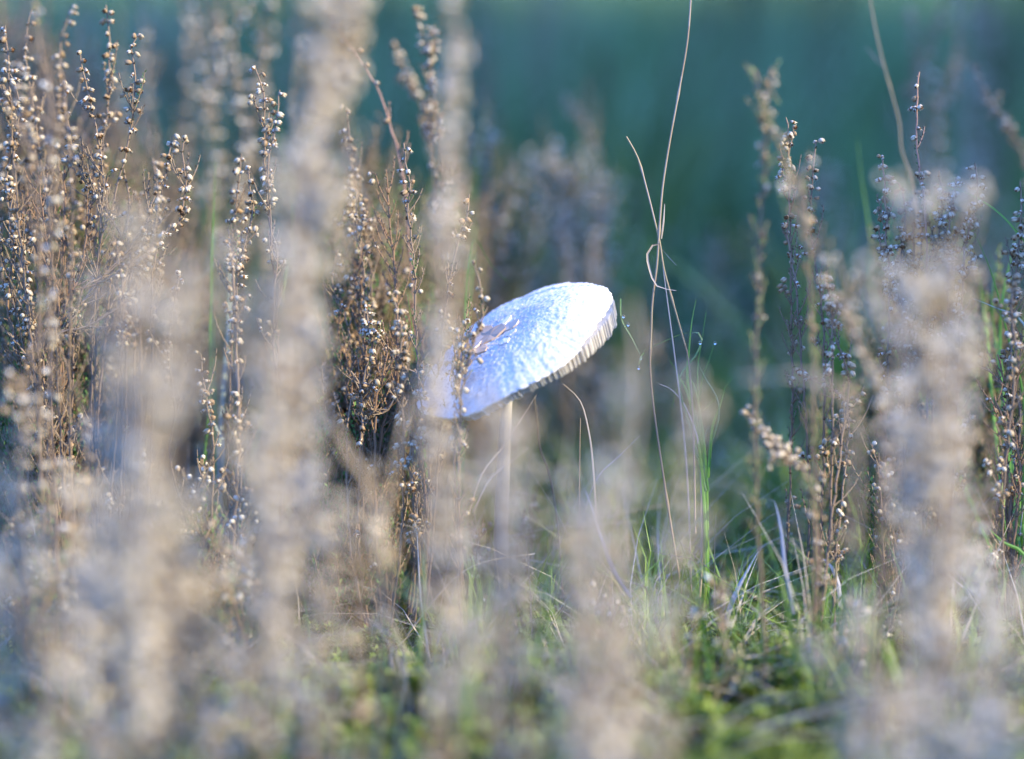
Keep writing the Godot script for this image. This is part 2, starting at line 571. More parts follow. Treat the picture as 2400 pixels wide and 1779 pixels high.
func far_bushes() -> void:
	# whole heather bushes out on the heath behind, three to five shoots high
	var spots := [[-0.52, -0.9, 0.36], [-0.36, -1.3, 0.42], [-0.2, -0.85, 0.33], [-0.10, -1.5, 0.44], [-0.62, -1.8, 0.46], [0.05, -1.15, 0.30], [0.22, -1.6, 0.40], [0.42, -1.0, 0.34], [0.55, -1.5, 0.43], [0.38, -2.1, 0.46], [0.02, -2.2, 0.46], [-0.35, -2.3, 0.48], [0.66, -2.4, 0.5], [0.30, -0.62, 0.22], [-0.05, -0.62, 0.22], [0.47, -0.62, 0.31]]
	for k in spots.size():
		var e: Array = spots[k]
		var pale := k % 3 == 1
		var foot := Vector3(e[0], gh(e[0], e[1]), e[1])
		var o := thing("heather_bush", ("soft blurred tan heather bush" if pale else "soft blurred green heather bush") + " out on the heath behind the mushroom", "heather", "blurred heather bushes out on the heath", foot)
		for j in 5:
			var a := j * 1.256 + k
			var d := Vector3(cos(a), 0, sin(a)) * rng.randf_range(0.03, 0.10)
			var top: Vector3 = d + Vector3.UP * e[2] * rng.randf_range(0.65, 1.0)
			shoot(PackedVector3Array([Vector3(0, -0.004, 0) + d * 0.1, top * 0.5 + d * 0.2, top]), STYLES.back_pale if pale else STYLES.thicket, o)

func side_bushes() -> void:
	# the heath goes on towards the sun: bushes along that side of the clearing keep its floor in shade
	for k in 10:
		var z := -0.5 + 0.06 * k
		var x := 0.06 + 0.172 * (1.584 - z) + rng.randf_range(0.06, 0.22)
		var foot := Vector3(x, gh(x, z), z)
		var o := thing("heather_bush", "leafy heather bush growing along the sunny side of the clearing", "heather", "heather bushes along the sunny side", foot)
		for j in 3:
			var d := Vector3(cos(j * 2.1 + k), 0, sin(j * 2.1 + k)) * rng.randf_range(0.02, 0.06)
			var top: Vector3 = d + Vector3.UP * rng.randf_range(0.2, 0.31)
			shoot(PackedVector3Array([Vector3(0, -0.004, 0) + d * 0.1, top * 0.5 + d * 0.2, top]), STYLES.thicket if j < 2 else STYLES.back_pale, o)

const CAP_U := Vector3(0.8387, 0.5393, -0.0758)
const CAP_N := Vector3(-0.5081, 0.8249, 0.2476)
const CAP_V := Vector3(0.1961, -0.1691, 0.9659)
const CAP_AT := Vector3(-0.0011, 0.1694, -0.0027)
const CAP_R := 0.0602
var cap_noise := FastNoiseLite.new()

func cap_edge(a: float) -> float:
	return CAP_R * (1.0 + 0.034 * cap_noise.get_noise_1d(cos(a) * 160.0 + 37.0 * sin(a * 2.0)) + 0.018 * cap_noise.get_noise_1d(a * 1100.0))

func torn(a: float) -> float:
	# where the skin has frayed back from the margin and bares the gills
	var d := angle_difference(a, deg_to_rad(40.0))
	var lobe := exp(-d * d / 0.16)
	return lobe * (0.055 + 0.03 * cap_noise.get_noise_1d(a * 700.0)) + 0.012 * maxf(0.0, cap_noise.get_noise_1d(a * 2600.0 + 40.0))

func cap_height(f: float, a: float) -> float:
	var out := clampf((f - 0.6) / 0.4, 0.0, 1.0)
	var h := 0.0082 * (1.0 - f * f) - 0.0022 * exp(-f * f * 14.0)
	h -= out * out * (0.0025 + 0.0035 * clampf(cos(a - 0.3), 0.0, 1.0))
	return h + 0.0012 * f * cap_noise.get_noise_2d(cos(a) * f * 120.0, sin(a) * f * 120.0 + 300.0) * 2.0

func gill_depth(a: float) -> float:
	# broad on the side that leans up to the light, narrow on the low side
	var d := angle_difference(a, deg_to_rad(28.0))
	return 0.0075 + 0.0048 * exp(-d * d / 0.55)

func cap_point(f: float, a: float) -> Vector3:
	var e := cap_edge(a) * f
	return Vector3(cos(a) * e, cap_height(f, a), sin(a) * e)

func mushroom() -> void:
	cap_noise.seed = 3
	cap_noise.frequency = 0.01
	var o := thing("mushroom", "large white gilled mushroom with a tilted dewy cap among the heather", "mushroom", "", Vector3(-0.004, gh(-0.004, -0.03), -0.03))
	var frame := Transform3D(Basis(CAP_U, CAP_N, CAP_V), CAP_AT - o.position)
	# cap skin, flesh and margin
	var nr := 108; var na := 420
	var top := []; var low := []; var cols := []
	for i in nr + 1:
		var f := float(i) / nr
		var rt := PackedVector3Array(); var rl := PackedVector3Array(); var rc := PackedColorArray()
		for j in na:
			var a := TAU * j / na
			var p := cap_point(f * (0.994 - torn(a)), a)
			var g1 := cap_noise.get_noise_2d(p.x * 26000.0, p.z * 26000.0)
			var g2 := cap_noise.get_noise_2d(p.x * 90000.0 + 50.0, p.z * 90000.0)
			var g3 := cap_noise.get_noise_2d(p.x * 6000.0 + 90.0, p.z * 6000.0)
			rl.append(p - Vector3.UP * lerpf(0.0045, 0.0009, f))
			p.y += 0.0004 * g1 + 0.0003 * g2 + 0.00025 * g3 * (1.0 - f * f)
			rt.append(p)
			# ivory skin with tan grains, denser towards the disc
			var off_disc := Vector2(p.x + 0.009, p.z + 0.007).length() / 0.036
			var speck := clampf((g1 * 1.3 + g2 * 1.8 + g3 * 0.8 - 0.48 + 0.9 * clampf(1.2 - off_disc, 0.0, 1.0)) * 2.0, 0.0, 1.0)
			rc.append(Color(0.64, 0.625, 0.61).lerp(Color(0.25, 0.185, 0.13), speck * 0.5))
		top.append(rt); low.append(rl); cols.append(rc)
	var st := SurfaceTool.new()
	st.begin(Mesh.PRIMITIVE_TRIANGLES)
	for i in nr:
		for j in na:
			var k := (j + 1) % na
			for e in [[i, j], [i + 1, j], [i + 1, k], [i, j], [i + 1, k], [i, k]]:
				st.set_color(cols[e[0]][e[1]])
				st.set_smooth_group(0)
				st.add_vertex(top[e[0]][e[1]])
	for i in range(0, nr, 6):
		for j in na:
			var k := (j + 1) % na
			for e in [[i, j], [i + 6, k], [i + 6, j], [i, j], [i, k], [i + 6, k]]:
				st.set_color(Color(0.72, 0.69, 0.64))
				st.set_smooth_group(1)
				st.add_vertex(low[e[0]][e[1]])
	for j in na:
		var k := (j + 1) % na
		for e in [top[nr][j], low[nr][j], low[nr][k], top[nr][j], low[nr][k], top[nr][k]]:
			st.set_color(Color(0.80, 0.785, 0.76))
			st.set_smooth_group(2)
			st.add_vertex(e)
	st.index()
	st.generate_normals()
	part("cap", st.commit(), M.cap, o, frame)
	# gills
	var gills := 226
	for k in gills:
		var a := TAU * (k + 0.25 * rng.randf()) / gills
		var start := 0.16 if k % 2 == 0 else 0.45
		var g := Geo.new()
		var side := Vector3(-sin(a), 0, cos(a))
		var tone := Color(0.80, 0.78, 0.74).lerp(Color(0.68, 0.64, 0.59), rng.randf() * 0.6)
		var m := 9
		var up := PackedVector3Array(); var dn := PackedVector3Array()
		var reach := rng.randf_range(0.972, 0.996)
		var rag := rng.randf_range(0.94, 1.03)
		var sway := 0.08 * sin(k * 0.06) + rng.randf_range(-0.03, 0.03)
		for j in m + 1:
			var t := float(j) / m
			var f := lerpf(start, reach, 1.0 - (1.0 - t) * (1.0 - t) * 0.6 - (1.0 - t) * 0.4)
			var p := cap_point(f, a) - Vector3.UP * lerpf(0.0042, 0.0006, f)
			var deep := gill_depth(a) * sin(clampf(f * 1.7, 0.0, 1.5)) * (1.0 - 0.28 * pow(t, 8.0)) * rag
			up.append(p)
			dn.append(p - Vector3.UP * deep - Vector3(cos(a), 0, sin(a)) * 0.0028 * t * t + side * sway * sin(t * 2.6) * deep)
		for sgn in [-1.0, 1.0]:
			var off: Vector3 = side * 0.0003 * sgn
			for j in m:
				g.quad(up[j] + off, up[j + 1] + off, dn[j + 1] + off, dn[j] + off, tone)
		for j in m:
			g.quad(dn[j] + side * 0.0003, dn[j + 1] + side * 0.0003, dn[j + 1] - side * 0.0003, dn[j] - side * 0.0003, tone)
		g.quad(up[m] + side * 0.0003, up[m] - side * 0.0003, dn[m] - side * 0.0003, dn[m] + side * 0.0003, tone)
		part("gill", g.commit(), M.gill, o, frame)
	# stalk
	var sp := smooth_path(PackedVector3Array([Vector3(0, -0.01, 0), Vector3(-0.002, 0.05, 0.004), Vector3(0.0, 0.11, 0.016), CAP_AT - o.position - CAP_N * -0.001]), 0.004)
	var sr := PackedFloat32Array()
	for k in sp.size():
		sr.append(lerpf(0.0044, 0.0029, float(k) / sp.size()) * (1.0 + 0.03 * sin(k * 1.9)) + 0.004 * exp(-k * 0.5))
	var sg := Geo.new()
	sg.tube(sp, sr, 20, Color(0.38, 0.34, 0.28), Color(0.50, 0.47, 0.42))
	part("stalk", sg.commit(), M.stalk, o)
	# torn scales of the old veil lying on the disc
	var flakes := [[0.16, 225, 0.0085, 0], [0.30, 205, 0.0075, 1], [0.10, 320, 0.005, 1], [0.34, 240, 0.0065, 0], [0.26, 170, 0.0055, 0], [0.22, 100, 0.0035, 2], [0.40, 190, 0.006, 1], [0.12, 60, 0.003, 2], [0.24, 285, 0.0045, 2], [0.45, 165, 0.0045, 0]]
	for e in flakes:
		var f: float = e[0]; var a := deg_to_rad(e[1]); var size: float = e[2]
		var c := cap_point(f, a) + Vector3.UP * 0.0008
		var tone: Color = [Color(0.42, 0.29, 0.19), Color(0.55, 0.44, 0.34), Color(0.74, 0.70, 0.66)][e[3]]
		var g := Geo.new()
		var lift := rng.randf_range(0.05, 0.2)
		var turn := rng.randf() * TAU
		var ring := PackedVector3Array()
		for k in 15:
			var b := TAU * k / 15.0
			var rr := size * rng.randf_range(0.72, 1.05) * (1.0 + 0.25 * cos(b * 2.0 + turn))
			var at := c + Vector3(cos(b) * rr, 0, sin(b) * rr)
			var on := Vector2(at.x, at.z)
			at.y = cap_height(on.length() / CAP_R, on.angle()) + 0.0006 + lift * size * maxf(0.0, cos(b - turn)) + rng.randf_range(0.0, 0.0004)
			ring.append(at)
		for k in 15:
			var n2 := (k + 1) % 15
			var tint := tone.lerp(Color(0.62, 0.52, 0.42), 0.3 * rng.randf())
			g.flat(c + Vector3.UP * 0.0004, ring[n2], ring[k], tint)
			g.quad(ring[k], ring[n2], ring[n2] - Vector3.UP * 0.0011, ring[k] - Vector3.UP * 0.0011, tint)
		part("scale", g.commit(), M.flake, o, frame)
	# fine dew on the skin
	var bead := SphereMesh.new()
	bead.radius = 1.0; bead.height = 1.7; bead.radial_segments = 8; bead.rings = 5
	var water := StandardMaterial3D.new()
	water.albedo_color = Color(0.92, 0.95, 1.0, 0.25)
	water.transparency = BaseMaterial3D.TRANSPARENCY_ALPHA
	water.roughness = 0.04
	water.metallic_specular = 0.8
	M.water = water
	var mm := MultiMesh.new()
	mm.transform_format = MultiMesh.TRANSFORM_3D
	mm.mesh = bead
	mm.instance_count = 2600
	for k in 2600:
		var f := sqrt(rng.randf()) * 0.97; var a := rng.randf() * TAU
		var s := rng.randf_range(0.00012, 0.00038)
		mm.set_instance_transform(k, Transform3D(Basis().scaled(Vector3.ONE * s), cap_point(f, a) + Vector3.UP * (0.00012 + s * 0.3)))
	var dew := MultiMeshInstance3D.new()
	dew.name = "dew"
	dew.multimesh = mm
	dew.material_override = water
	dew.transform = frame
	o.add_child(dew)
	dew.set_meta("kind", "stuff")

const PLANTS := [
	["tall heather bush crowded with pale round seed capsules and brown twigs", "", "heather_bush", [-0.2360, -0.0000], [["fine", [-0.229,0.2211,-0.0504,-0.2262,0.2536,-0.055,-0.2255,0.2746,-0.0579,-0.2231,0.2885,-0.0599,-0.2215,0.3071,-0.0625,-0.2217,0.3257,-0.0651,-0.2231,0.3485,-0.0683]], ["fine", [-0.2223,0.2112,-0.0086,-0.2143,0.2429,-0.0131,-0.2097,0.2611,-0.0156,-0.2051,0.2815,-0.0185,-0.2028,0.2974,-0.0207,-0.2026,0.3121,-0.0228,-0.2044,0.3269,-0.0249,-0.2021,0.3319,-0.0256]], ["fine", [-0.2211,0.2248,-0.0105,-0.2193,0.252,-0.0143,-0.2207,0.2679,-0.0166,-0.2234,0.2838,-0.0188,-0.2264,0.2985,-0.0209,-0.2292,0.3087,-0.0223,-0.2319,0.3228,-0.0243]], ["fine", [-0.1925,0.2112,-0.0086,-0.1787,0.2339,-0.0118,-0.1765,0.2452,-0.0134,-0.1751,0.2565,-0.015,-0.1765,0.2645,-0.0161,-0.1769,0.2758,-0.0177,-0.1739,0.2781,-0.018]], ["fine", [-0.2085,0.1975,-0.0067,-0.1994,0.218,-0.0096,-0.1936,0.2429,-0.0131,-0.1868,0.2565,-0.015,-0.1847,0.2679,-0.0166,-0.1829,0.2792,-0.0182]], ["bare", [-0.2337,0.1885,-0.0054,-0.22,0.2044,-0.0076,-0.2062,0.2191,-0.0097,-0.1948,0.235,-0.0119]], ["fine", [-0.2612,0.2112,-0.0086,-0.2716,0.2497,-0.014,-0.267,0.277,-0.0178,-0.264,0.2974,-0.0207,-0.27,0.3133,-0.0229]], ["fine", [-0.2075,0.1919,-0.016,-0.2064,0.2147,-0.0192,-0.2225,0.2444,-0.0234,-0.2306,0.2535,-0.0246,-0.2371,0.2718,-0.0272,-0.2405,0.2905,-0.0298]], ["fine", [-0.2413,0.2285,0.0294,-0.2458,0.2639,0.0244,-0.2502,0.2948,0.02,-0.2547,0.3258,0.0157,-0.2514,0.348,0.0126]], ["fine", [-0.2257,0.2486,0.0568,-0.2279,0.2812,0.0523,-0.2301,0.3072,0.0486,-0.2323,0.3289,0.0455,-0.2268,0.3484,0.0428]], ["fine", [-0.2625,0.2446,0.0069,-0.2652,0.2849,0.0012,-0.267,0.3185,-0.0035,-0.2693,0.3387,-0.0063]], ["bare", [-0.2591,0.1776,-0.0443,-0.2633,0.2125,-0.0492,-0.2647,0.2381,-0.0528]], ["fine", [-0.2795,0.2076,-0.1091,-0.2885,0.2437,-0.1142,-0.2893,0.2703,-0.1179]], ["bare", [-0.2651,0.1634,-0.0625,-0.2732,0.1987,-0.0674,-0.2718,0.2246,-0.0711]], ["bare", [-0.2179,0.2006,-0.0273,-0.2081,0.2351,-0.0322,-0.2109,0.2604,-0.0357]], ["dark", [-0.2394,0.2049,-0.0986,-0.2384,0.2409,-0.1037,-0.2362,0.2673,-0.1074]], ["bare", [-0.2751,0.1531,-0.061,-0.2827,0.1884,-0.066,-0.2853,0.2143,-0.0696]], ["bare", [-0.225,0.1808,-0.1053,-0.2106,0.217,-0.1104,-0.2162,0.2435,-0.1141]], ["bare", [-0.259,0.1939,-0.0062,-0.27,0.228,-0.011,-0.2667,0.2529,-0.0145]], ["fine", [-0.2194,0.1802,-0.085,-0.211,0.2159,-0.0901,-0.2101,0.2422,-0.0937]], ["bare", [-0.2252,0.1731,-0.0638,-0.2175,0.2084,-0.0688,-0.2185,0.2343,-0.0724]], ["fine", [-0.2273,0.1596,-0.1124,-0.2128,0.1959,-0.1175,-0.219,0.2226,-0.1213]], ["dark", [-0.2408,0.197,-0.1076,-0.235,0.2331,-0.1127,-0.2376,0.2597,-0.1164]], ["fine", [-0.2655,0.1541,-0.0713,-0.2763,0.1896,-0.0763,-0.272,0.2157,-0.0799]], ["fine", [-0.247,0.1686,-0.0632,-0.2442,0.2039,-0.0682,-0.2477,0.2298,-0.0718]], ["bare", [-0.2485,0.2041,-0.048,-0.2462,0.239,-0.0529,-0.2506,0.2646,-0.0565]], ["fine", [-0.2661,0.1764,-0.0138,-0.2749,0.2106,-0.0186,-0.2756,0.2357,-0.0221]], ["dark", [-0.2529,0.1701,-0.023,-0.2471,0.1862,-0.0253,-0.2446,0.2091,-0.0285,-0.2432,0.2367,-0.0324,-0.2436,0.262,-0.0359]], ["dark", [-0.2429,0.1817,-0.0044,-0.2463,0.2066,-0.008,-0.2509,0.2293,-0.0111,-0.2544,0.2565,-0.015]], ["dark", [-0.2498,0.1758,-0.0339,-0.2545,0.2012,-0.0375,-0.2638,0.2266,-0.0411,-0.2708,0.2521,-0.0446]], ["bare", [-0.2521,0.1635,-0.0019,-0.2452,0.1794,-0.0041,-0.2326,0.1896,-0.0056,-0.22,0.2044,-0.0076,-0.2062,0.2157,-0.0092]], ["bare", [-0.2459,0.1603,0.0087,-0.2403,0.1761,0.0064,-0.2266,0.1795,0.006,-0.2027,0.1941,0.0039]], ["bare", [-0.2544,0.1522,-0.0003,-0.2612,0.1635,-0.0019,-0.2704,0.1748,-0.0035]], ["fine", [-0.2042,0.1931,-0.0262,-0.1972,0.2137,-0.0292,-0.1926,0.2321,-0.0317,-0.1903,0.2528,-0.0346]], ["fine", [-0.1931,0.203,0.043,-0.1865,0.2294,0.0393,-0.1838,0.2492,0.0366,-0.1865,0.2712,0.0335]], ["fine", [-0.2567,0.159,-0.0013,-0.2594,0.1839,-0.0048,-0.2624,0.2066,-0.008,-0.2612,0.2248,-0.0105]], ["bare", [-0.2498,0.1068,0.0061,-0.2452,0.1227,0.0038,-0.2395,0.134,0.0022,-0.2372,0.1499,0]], ["fine", [-0.2615,0.2192,-0.0703,-0.2592,0.2451,-0.074,-0.2568,0.2734,-0.0779]], ["fine", [-0.2385,0.251,0.0868,-0.2449,0.2893,0.0814,-0.2492,0.3234,0.0766]], ["fine", [-0.2069,0.163,0.0285,-0.2046,0.183,0.0257,-0.2058,0.2075,0.0222,-0.2091,0.2275,0.0194]], ["dark", [-0.2652,0.1553,-0.0108,-0.2721,0.1873,-0.0153,-0.2698,0.2147,-0.0192,-0.2629,0.2444,-0.0234]], ["dark", [-0.2406,0.1839,-0.0048,-0.2337,0.2021,-0.0073,-0.2292,0.2202,-0.0099,-0.2269,0.2452,-0.0134]]]],
	["slender heather with three upright tips and sparse white capsules beside the tall bush", "", "heather_bush", [-0.1415, -0.0198], [["fine", [-0.1283,0.1794,-0.0041,-0.126,0.2157,-0.0092,-0.1302,0.2316,-0.0115,-0.1325,0.2543,-0.0147,-0.1329,0.277,-0.0178,-0.1329,0.2974,-0.0207,-0.1347,0.3065,-0.022,-0.1382,0.3155,-0.0233]], ["fine", [-0.1522,0.185,-0.0352,-0.1529,0.2128,-0.0391,-0.1517,0.2359,-0.0424,-0.1494,0.2521,-0.0446,-0.1478,0.2682,-0.0469]], ["fine", [-0.1462,0.1295,0.0029,-0.1476,0.1476,0.0003,-0.1483,0.1748,-0.0035,-0.1476,0.2044,-0.0076,-0.1432,0.2225,-0.0102,-0.1393,0.2384,-0.0124,-0.1421,0.2622,-0.0158]], ["fine", [-0.1303,0.2573,-0.005,-0.1275,0.2776,-0.0078,-0.1253,0.2911,-0.0097,-0.1241,0.3046,-0.0116]]]],
	["knee-low dry heather shoot with capsules in loose tiers on a thick brown stem", "", "heather_bush", [-0.1448, 0.0198], [["stout", [-0.1448,0.1028,0.0369,-0.1439,0.1296,0.0332,-0.1448,0.1518,0.03,-0.1455,0.1786,0.0263,-0.1466,0.2008,0.0232,-0.1473,0.2186,0.0206]], ["fine", [-0.1594,0.1152,0.015,-0.1617,0.1332,0.0125,-0.1644,0.149,0.0102,-0.1662,0.1648,0.008]], ["fine", [-0.1833,0.1068,0.0061,-0.181,0.134,0.0022,-0.1845,0.159,-0.0013,-0.1833,0.1794,-0.0041,-0.1787,0.2066,-0.008]]]],
	["leaning heather shoot with a long pinkish bare stem and few capsules", "", "heather_bush", [-0.0594, -0.0594], [["sparse", [-0.0586,0.2278,-0.0816,-0.0617,0.2562,-0.0856,-0.0658,0.2728,-0.0879,-0.0741,0.2988,-0.0916,-0.0861,0.3178,-0.0943,-0.0957,0.332,-0.0963,-0.1048,0.3498,-0.0988]]]],
	["hazy heather shoot bowed over with clustered white capsules", "", "heather_bush", [-0.0785, -0.0594], [["fine", [-0.0782,0.1868,-0.0607,-0.0801,0.2103,-0.064,-0.083,0.2291,-0.0667,-0.0858,0.2455,-0.069,-0.0889,0.2572,-0.0706,-0.0901,0.2737,-0.0729,-0.0929,0.2925,-0.0756]], ["clustered", [-0.0827,0.2155,-0.0597,-0.0874,0.2295,-0.0617,-0.091,0.2412,-0.0633,-0.0893,0.2506,-0.0646]]]],
	["dark twiggy heather at the mushroom's side with crisp capsules and green leaf tips", "", "heather_bush", [-0.0687, -0.0000], [["leafy", [-0.0516,0.1794,-0.0041,-0.0522,0.2066,-0.008,-0.0539,0.2248,-0.0105,-0.0561,0.2384,-0.0124,-0.055,0.2543,-0.0147,-0.0573,0.2656,-0.0162,-0.0584,0.2758,-0.0177]], ["clustered", [-0.0802,0.1476,0.0003,-0.0752,0.1635,-0.0019,-0.0765,0.1748,-0.0035,-0.0788,0.1873,-0.0052]], ["dark", [-0.0805,0.1071,-0.0142,-0.0898,0.137,-0.0184,-0.0849,0.1577,-0.0213]], ["dark", [-0.0803,0.102,-0.0236,-0.085,0.1321,-0.0278,-0.0845,0.1529,-0.0307]], ["leafy", [-0.0738,0.151,-0.0304,-0.0801,0.1811,-0.0347,-0.0752,0.2019,-0.0376]], ["leafy", [-0.0808,0.197,-0.0369,-0.0854,0.2271,-0.0411,-0.0852,0.2479,-0.0441]], ["dark", [-0.0605,0.1226,-0.0668,-0.0498,0.1534,-0.0712,-0.0557,0.1747,-0.0742]], ["dark", [-0.0867,0.1373,-0.0386,-0.0954,0.1676,-0.0429,-0.0935,0.1885,-0.0458]], ["dark", [-0.0677,0.1454,-0.07,-0.0651,0.1761,-0.0744,-0.066,0.1975,-0.0774]], ["leafy", [-0.0872,0.1849,-0.1059,-0.0908,0.2163,-0.1103,-0.0933,0.238,-0.1133]], ["leafy", [-0.0844,0.1123,-0.0452,-0.0926,0.1427,-0.0495,-0.0903,0.1638,-0.0524]], ["dark", [-0.0763,0.1154,-0.0153,-0.0787,0.1453,-0.0195,-0.0791,0.1659,-0.0224]], ["leafy", [-0.0801,0.1593,-0.072,-0.0835,0.1901,-0.0763,-0.0835,0.2114,-0.0793]], ["dark", [-0.0835,0.1809,-0.0649,-0.0849,0.2115,-0.0692,-0.0884,0.2326,-0.0722]], ["bare", [-0.0621,0.1055,-0.0543,-0.0609,0.1361,-0.0586,-0.0578,0.1573,-0.0616]], ["leafy", [-0.0878,0.1656,-0.0325,-0.0981,0.1956,-0.0367,-0.0953,0.2165,-0.0396]], ["dark", [-0.0626,0.177,-0.024,-0.0638,0.2045,-0.0279,-0.0661,0.2275,-0.0311,-0.0684,0.2505,-0.0343]], ["leafy", [-0.0367,0.1794,-0.0041,-0.0321,0.2112,-0.0086,-0.0286,0.2248,-0.0105,-0.0236,0.2384,-0.0124,-0.0229,0.2486,-0.0139]], ["dark", [-0.0733,0.134,0.0022,-0.071,0.1453,0.0007,-0.0676,0.159,-0.0013,-0.0669,0.1726,-0.0032]], ["bare", [-0.0882,0.1306,0.0027,-0.0825,0.1408,0.0013,-0.0756,0.1499,0]], ["bare", [-0.0802,0.134,0.0022,-0.082,0.1476,0.0003,-0.0871,0.1544,-0.0006]], ["bare", [-0.0481,0.1453,0.0007,-0.0584,0.1567,-0.0009,-0.0619,0.1658,-0.0022]], ["dark", [-0.0715,0.1097,-0.0044,-0.0669,0.1325,-0.0076,-0.0623,0.1576,-0.0112,-0.0611,0.1782,-0.0141]], ["bare", [-0.0573,0.1408,0.0013,-0.0665,0.134,0.0022,-0.0733,0.1317,0.0026,-0.0779,0.1385,0.0016]], ["dark", [-0.0493,0.1249,0.0035,-0.0378,0.1431,0.001,-0.0298,0.159,-0.0013,-0.0264,0.1771,-0.0038]], ["bare", [-0.0364,0.14,0.0115,-0.0285,0.1535,0.0096,-0.0228,0.1648,0.008]], ["clustered", [-0.0585,0.1674,0.0278,-0.0585,0.183,0.0257,-0.063,0.1986,0.0235]], ["dark", [-0.0794,0.148,-0.03,-0.0817,0.1758,-0.0339,-0.0864,0.2035,-0.0378]], ["clustered", [-0.0543,0.1101,0.0258,-0.0475,0.1258,0.0236,-0.0487,0.1459,0.0208]]]],
	["tall hazy heather spires crowned with bunched white capsules behind the twiggy bush", "", "heather_bush", [-0.0468, -0.1188], [["clustered", [-0.0396,0.2471,-0.1449,-0.0421,0.2766,-0.1491,-0.0466,0.3035,-0.1529,-0.0483,0.3158,-0.1546,-0.052,0.3281,-0.1563,-0.0558,0.3448,-0.1587]], ["clustered", [-0.0459,0.2359,-0.1938,-0.0497,0.2713,-0.1988,-0.0548,0.2889,-0.2013,-0.0637,0.3066,-0.2038,-0.0709,0.3255,-0.2064]], ["fine", [-0.0476,0.306,-0.1532,-0.0458,0.3207,-0.1553,-0.0446,0.333,-0.157]]]],
	["small green-leaved heather shoot hanging in front of the mushroom cap", "", "heather_bush", [-0.0255, 0.0495], [["leafy", [-0.0268,0.14,0.0418,-0.0235,0.1621,0.0387,-0.0188,0.1787,0.0364,-0.0154,0.1886,0.035,-0.0161,0.2019,0.0331,-0.0197,0.2156,0.0312]], ["leafy", [-0.027,0.1585,0.0291,-0.0236,0.1719,0.0272,-0.0218,0.1819,0.0258]], ["leafy", [-0.0292,0.1585,0.0291,-0.0265,0.1741,0.0269,-0.0281,0.1875,0.025]]]],
	["paired heather spires with capsules down one side and a fresh green tip", "", "heather_bush", [0.1581, -0.0000], [["fine", [0.1535,0.1839,-0.0048,0.1506,0.2112,-0.0086,0.1478,0.227,-0.0108,0.149,0.2452,-0.0134,0.148,0.2611,-0.0156,0.149,0.2747,-0.0175,0.1474,0.2894,-0.0196]], ["fine", [0.1683,0.1736,-0.0134,0.1649,0.2033,-0.0176,0.1616,0.233,-0.0218,0.1626,0.2604,-0.0256,0.1642,0.2752,-0.0277]], ["leafy", [0.1485,0.2656,-0.0162,0.149,0.2736,-0.0174,0.1517,0.2838,-0.0188]], ["clustered", [0.1686,0.1741,0.0269,0.1675,0.1964,0.0238,0.1653,0.2097,0.0219]]]],
	["pale heather shoot ending in a soft light green leafy tip", "", "heather_bush", [0.1454, 0.1485], [["green_tip", [0.1443,0.246,0.1279,0.1359,0.2708,0.1244,0.1276,0.2895,0.1218,0.1223,0.3019,0.12,0.1192,0.3195,0.1176]], ["green_tip", [0.1244,0.2978,0.1206,0.1255,0.3092,0.119,0.1271,0.3205,0.1174]]]],
	["dark heather bush with brown capsules under the arching green blade", "", "heather_bush", [0.2131, -0.0000], [["sparse", [0.2223,0.2339,-0.0118,0.2191,0.2565,-0.015,0.2177,0.2724,-0.0172,0.2172,0.2883,-0.0194,0.2182,0.3137,-0.023]], ["dense", [0.2108,0.1748,-0.0035,0.2074,0.1953,-0.0064,0.2021,0.2134,-0.0089,0.2005,0.2248,-0.0105,0.2012,0.2361,-0.0121,0.2001,0.2497,-0.014,0.1991,0.2672,-0.0165]], ["dense", [0.211,0.1827,-0.0147,0.2094,0.2056,-0.0179,0.2117,0.2238,-0.0205,0.2126,0.2421,-0.023,0.2094,0.2535,-0.0246]], ["dense", [0.2418,0.2021,-0.0073,0.2443,0.2248,-0.0105,0.248,0.2384,-0.0124,0.2502,0.252,-0.0143,0.2491,0.2652,-0.0162]], ["dense", [0.2028,0.2044,-0.0076,0.1982,0.218,-0.0096,0.1971,0.2293,-0.0111]], ["dense", [0.2297,0.1999,-0.0272,0.232,0.2229,-0.0304,0.2343,0.2436,-0.0334,0.232,0.2597,-0.0356]], ["dense", [0.2349,0.2248,-0.0105,0.2372,0.2429,-0.0131,0.2383,0.2565,-0.015]], ["dense", [0.2204,0.1954,-0.0266,0.2227,0.2183,-0.0298,0.2239,0.2413,-0.033,0.2227,0.2574,-0.0353]], ["dense", [0.2145,0.1942,-0.0163,0.2168,0.2147,-0.0192,0.2168,0.233,-0.0218]]]],
	["heather shoot with dark capsules standing beyond the tip of the arching blade", "", "heather_bush", [0.2727, -0.0000], [["dense", [0.2681,0.159,-0.0013,0.2693,0.193,-0.006,0.2718,0.2202,-0.0099,0.2738,0.2384,-0.0124,0.2727,0.2554,-0.0148]], ["dark", [0.2704,0.1113,0.0054,0.2681,0.1295,0.0029,0.2647,0.1476,0.0003,0.2612,0.1635,-0.0019]], ["dark", [0.2635,0.1022,0.0067,0.2681,0.1272,0.0032,0.2716,0.1522,-0.0003,0.2738,0.1748,-0.0035]], ["bare", [0.2727,0.134,0.0022,0.2635,0.1476,0.0003,0.2544,0.1567,-0.0009]], ["dark", [0.271,0.1084,0.0159,0.2642,0.1242,0.0137,0.2573,0.1423,0.0112]], ["dense", [0.2637,0.1643,0.0384,0.2614,0.1886,0.035,0.2625,0.2086,0.0322]]]],
	["hazy grey heather spire slanting behind the dark capsule bush", "", "heather_bush", [0.3145, -0.1981], [["dense", [0.3145,0.2293,-0.2131,0.3094,0.2548,-0.2167,0.297,0.2752,-0.2196,0.2867,0.2905,-0.2217,0.2784,0.3115,-0.2247]]]],
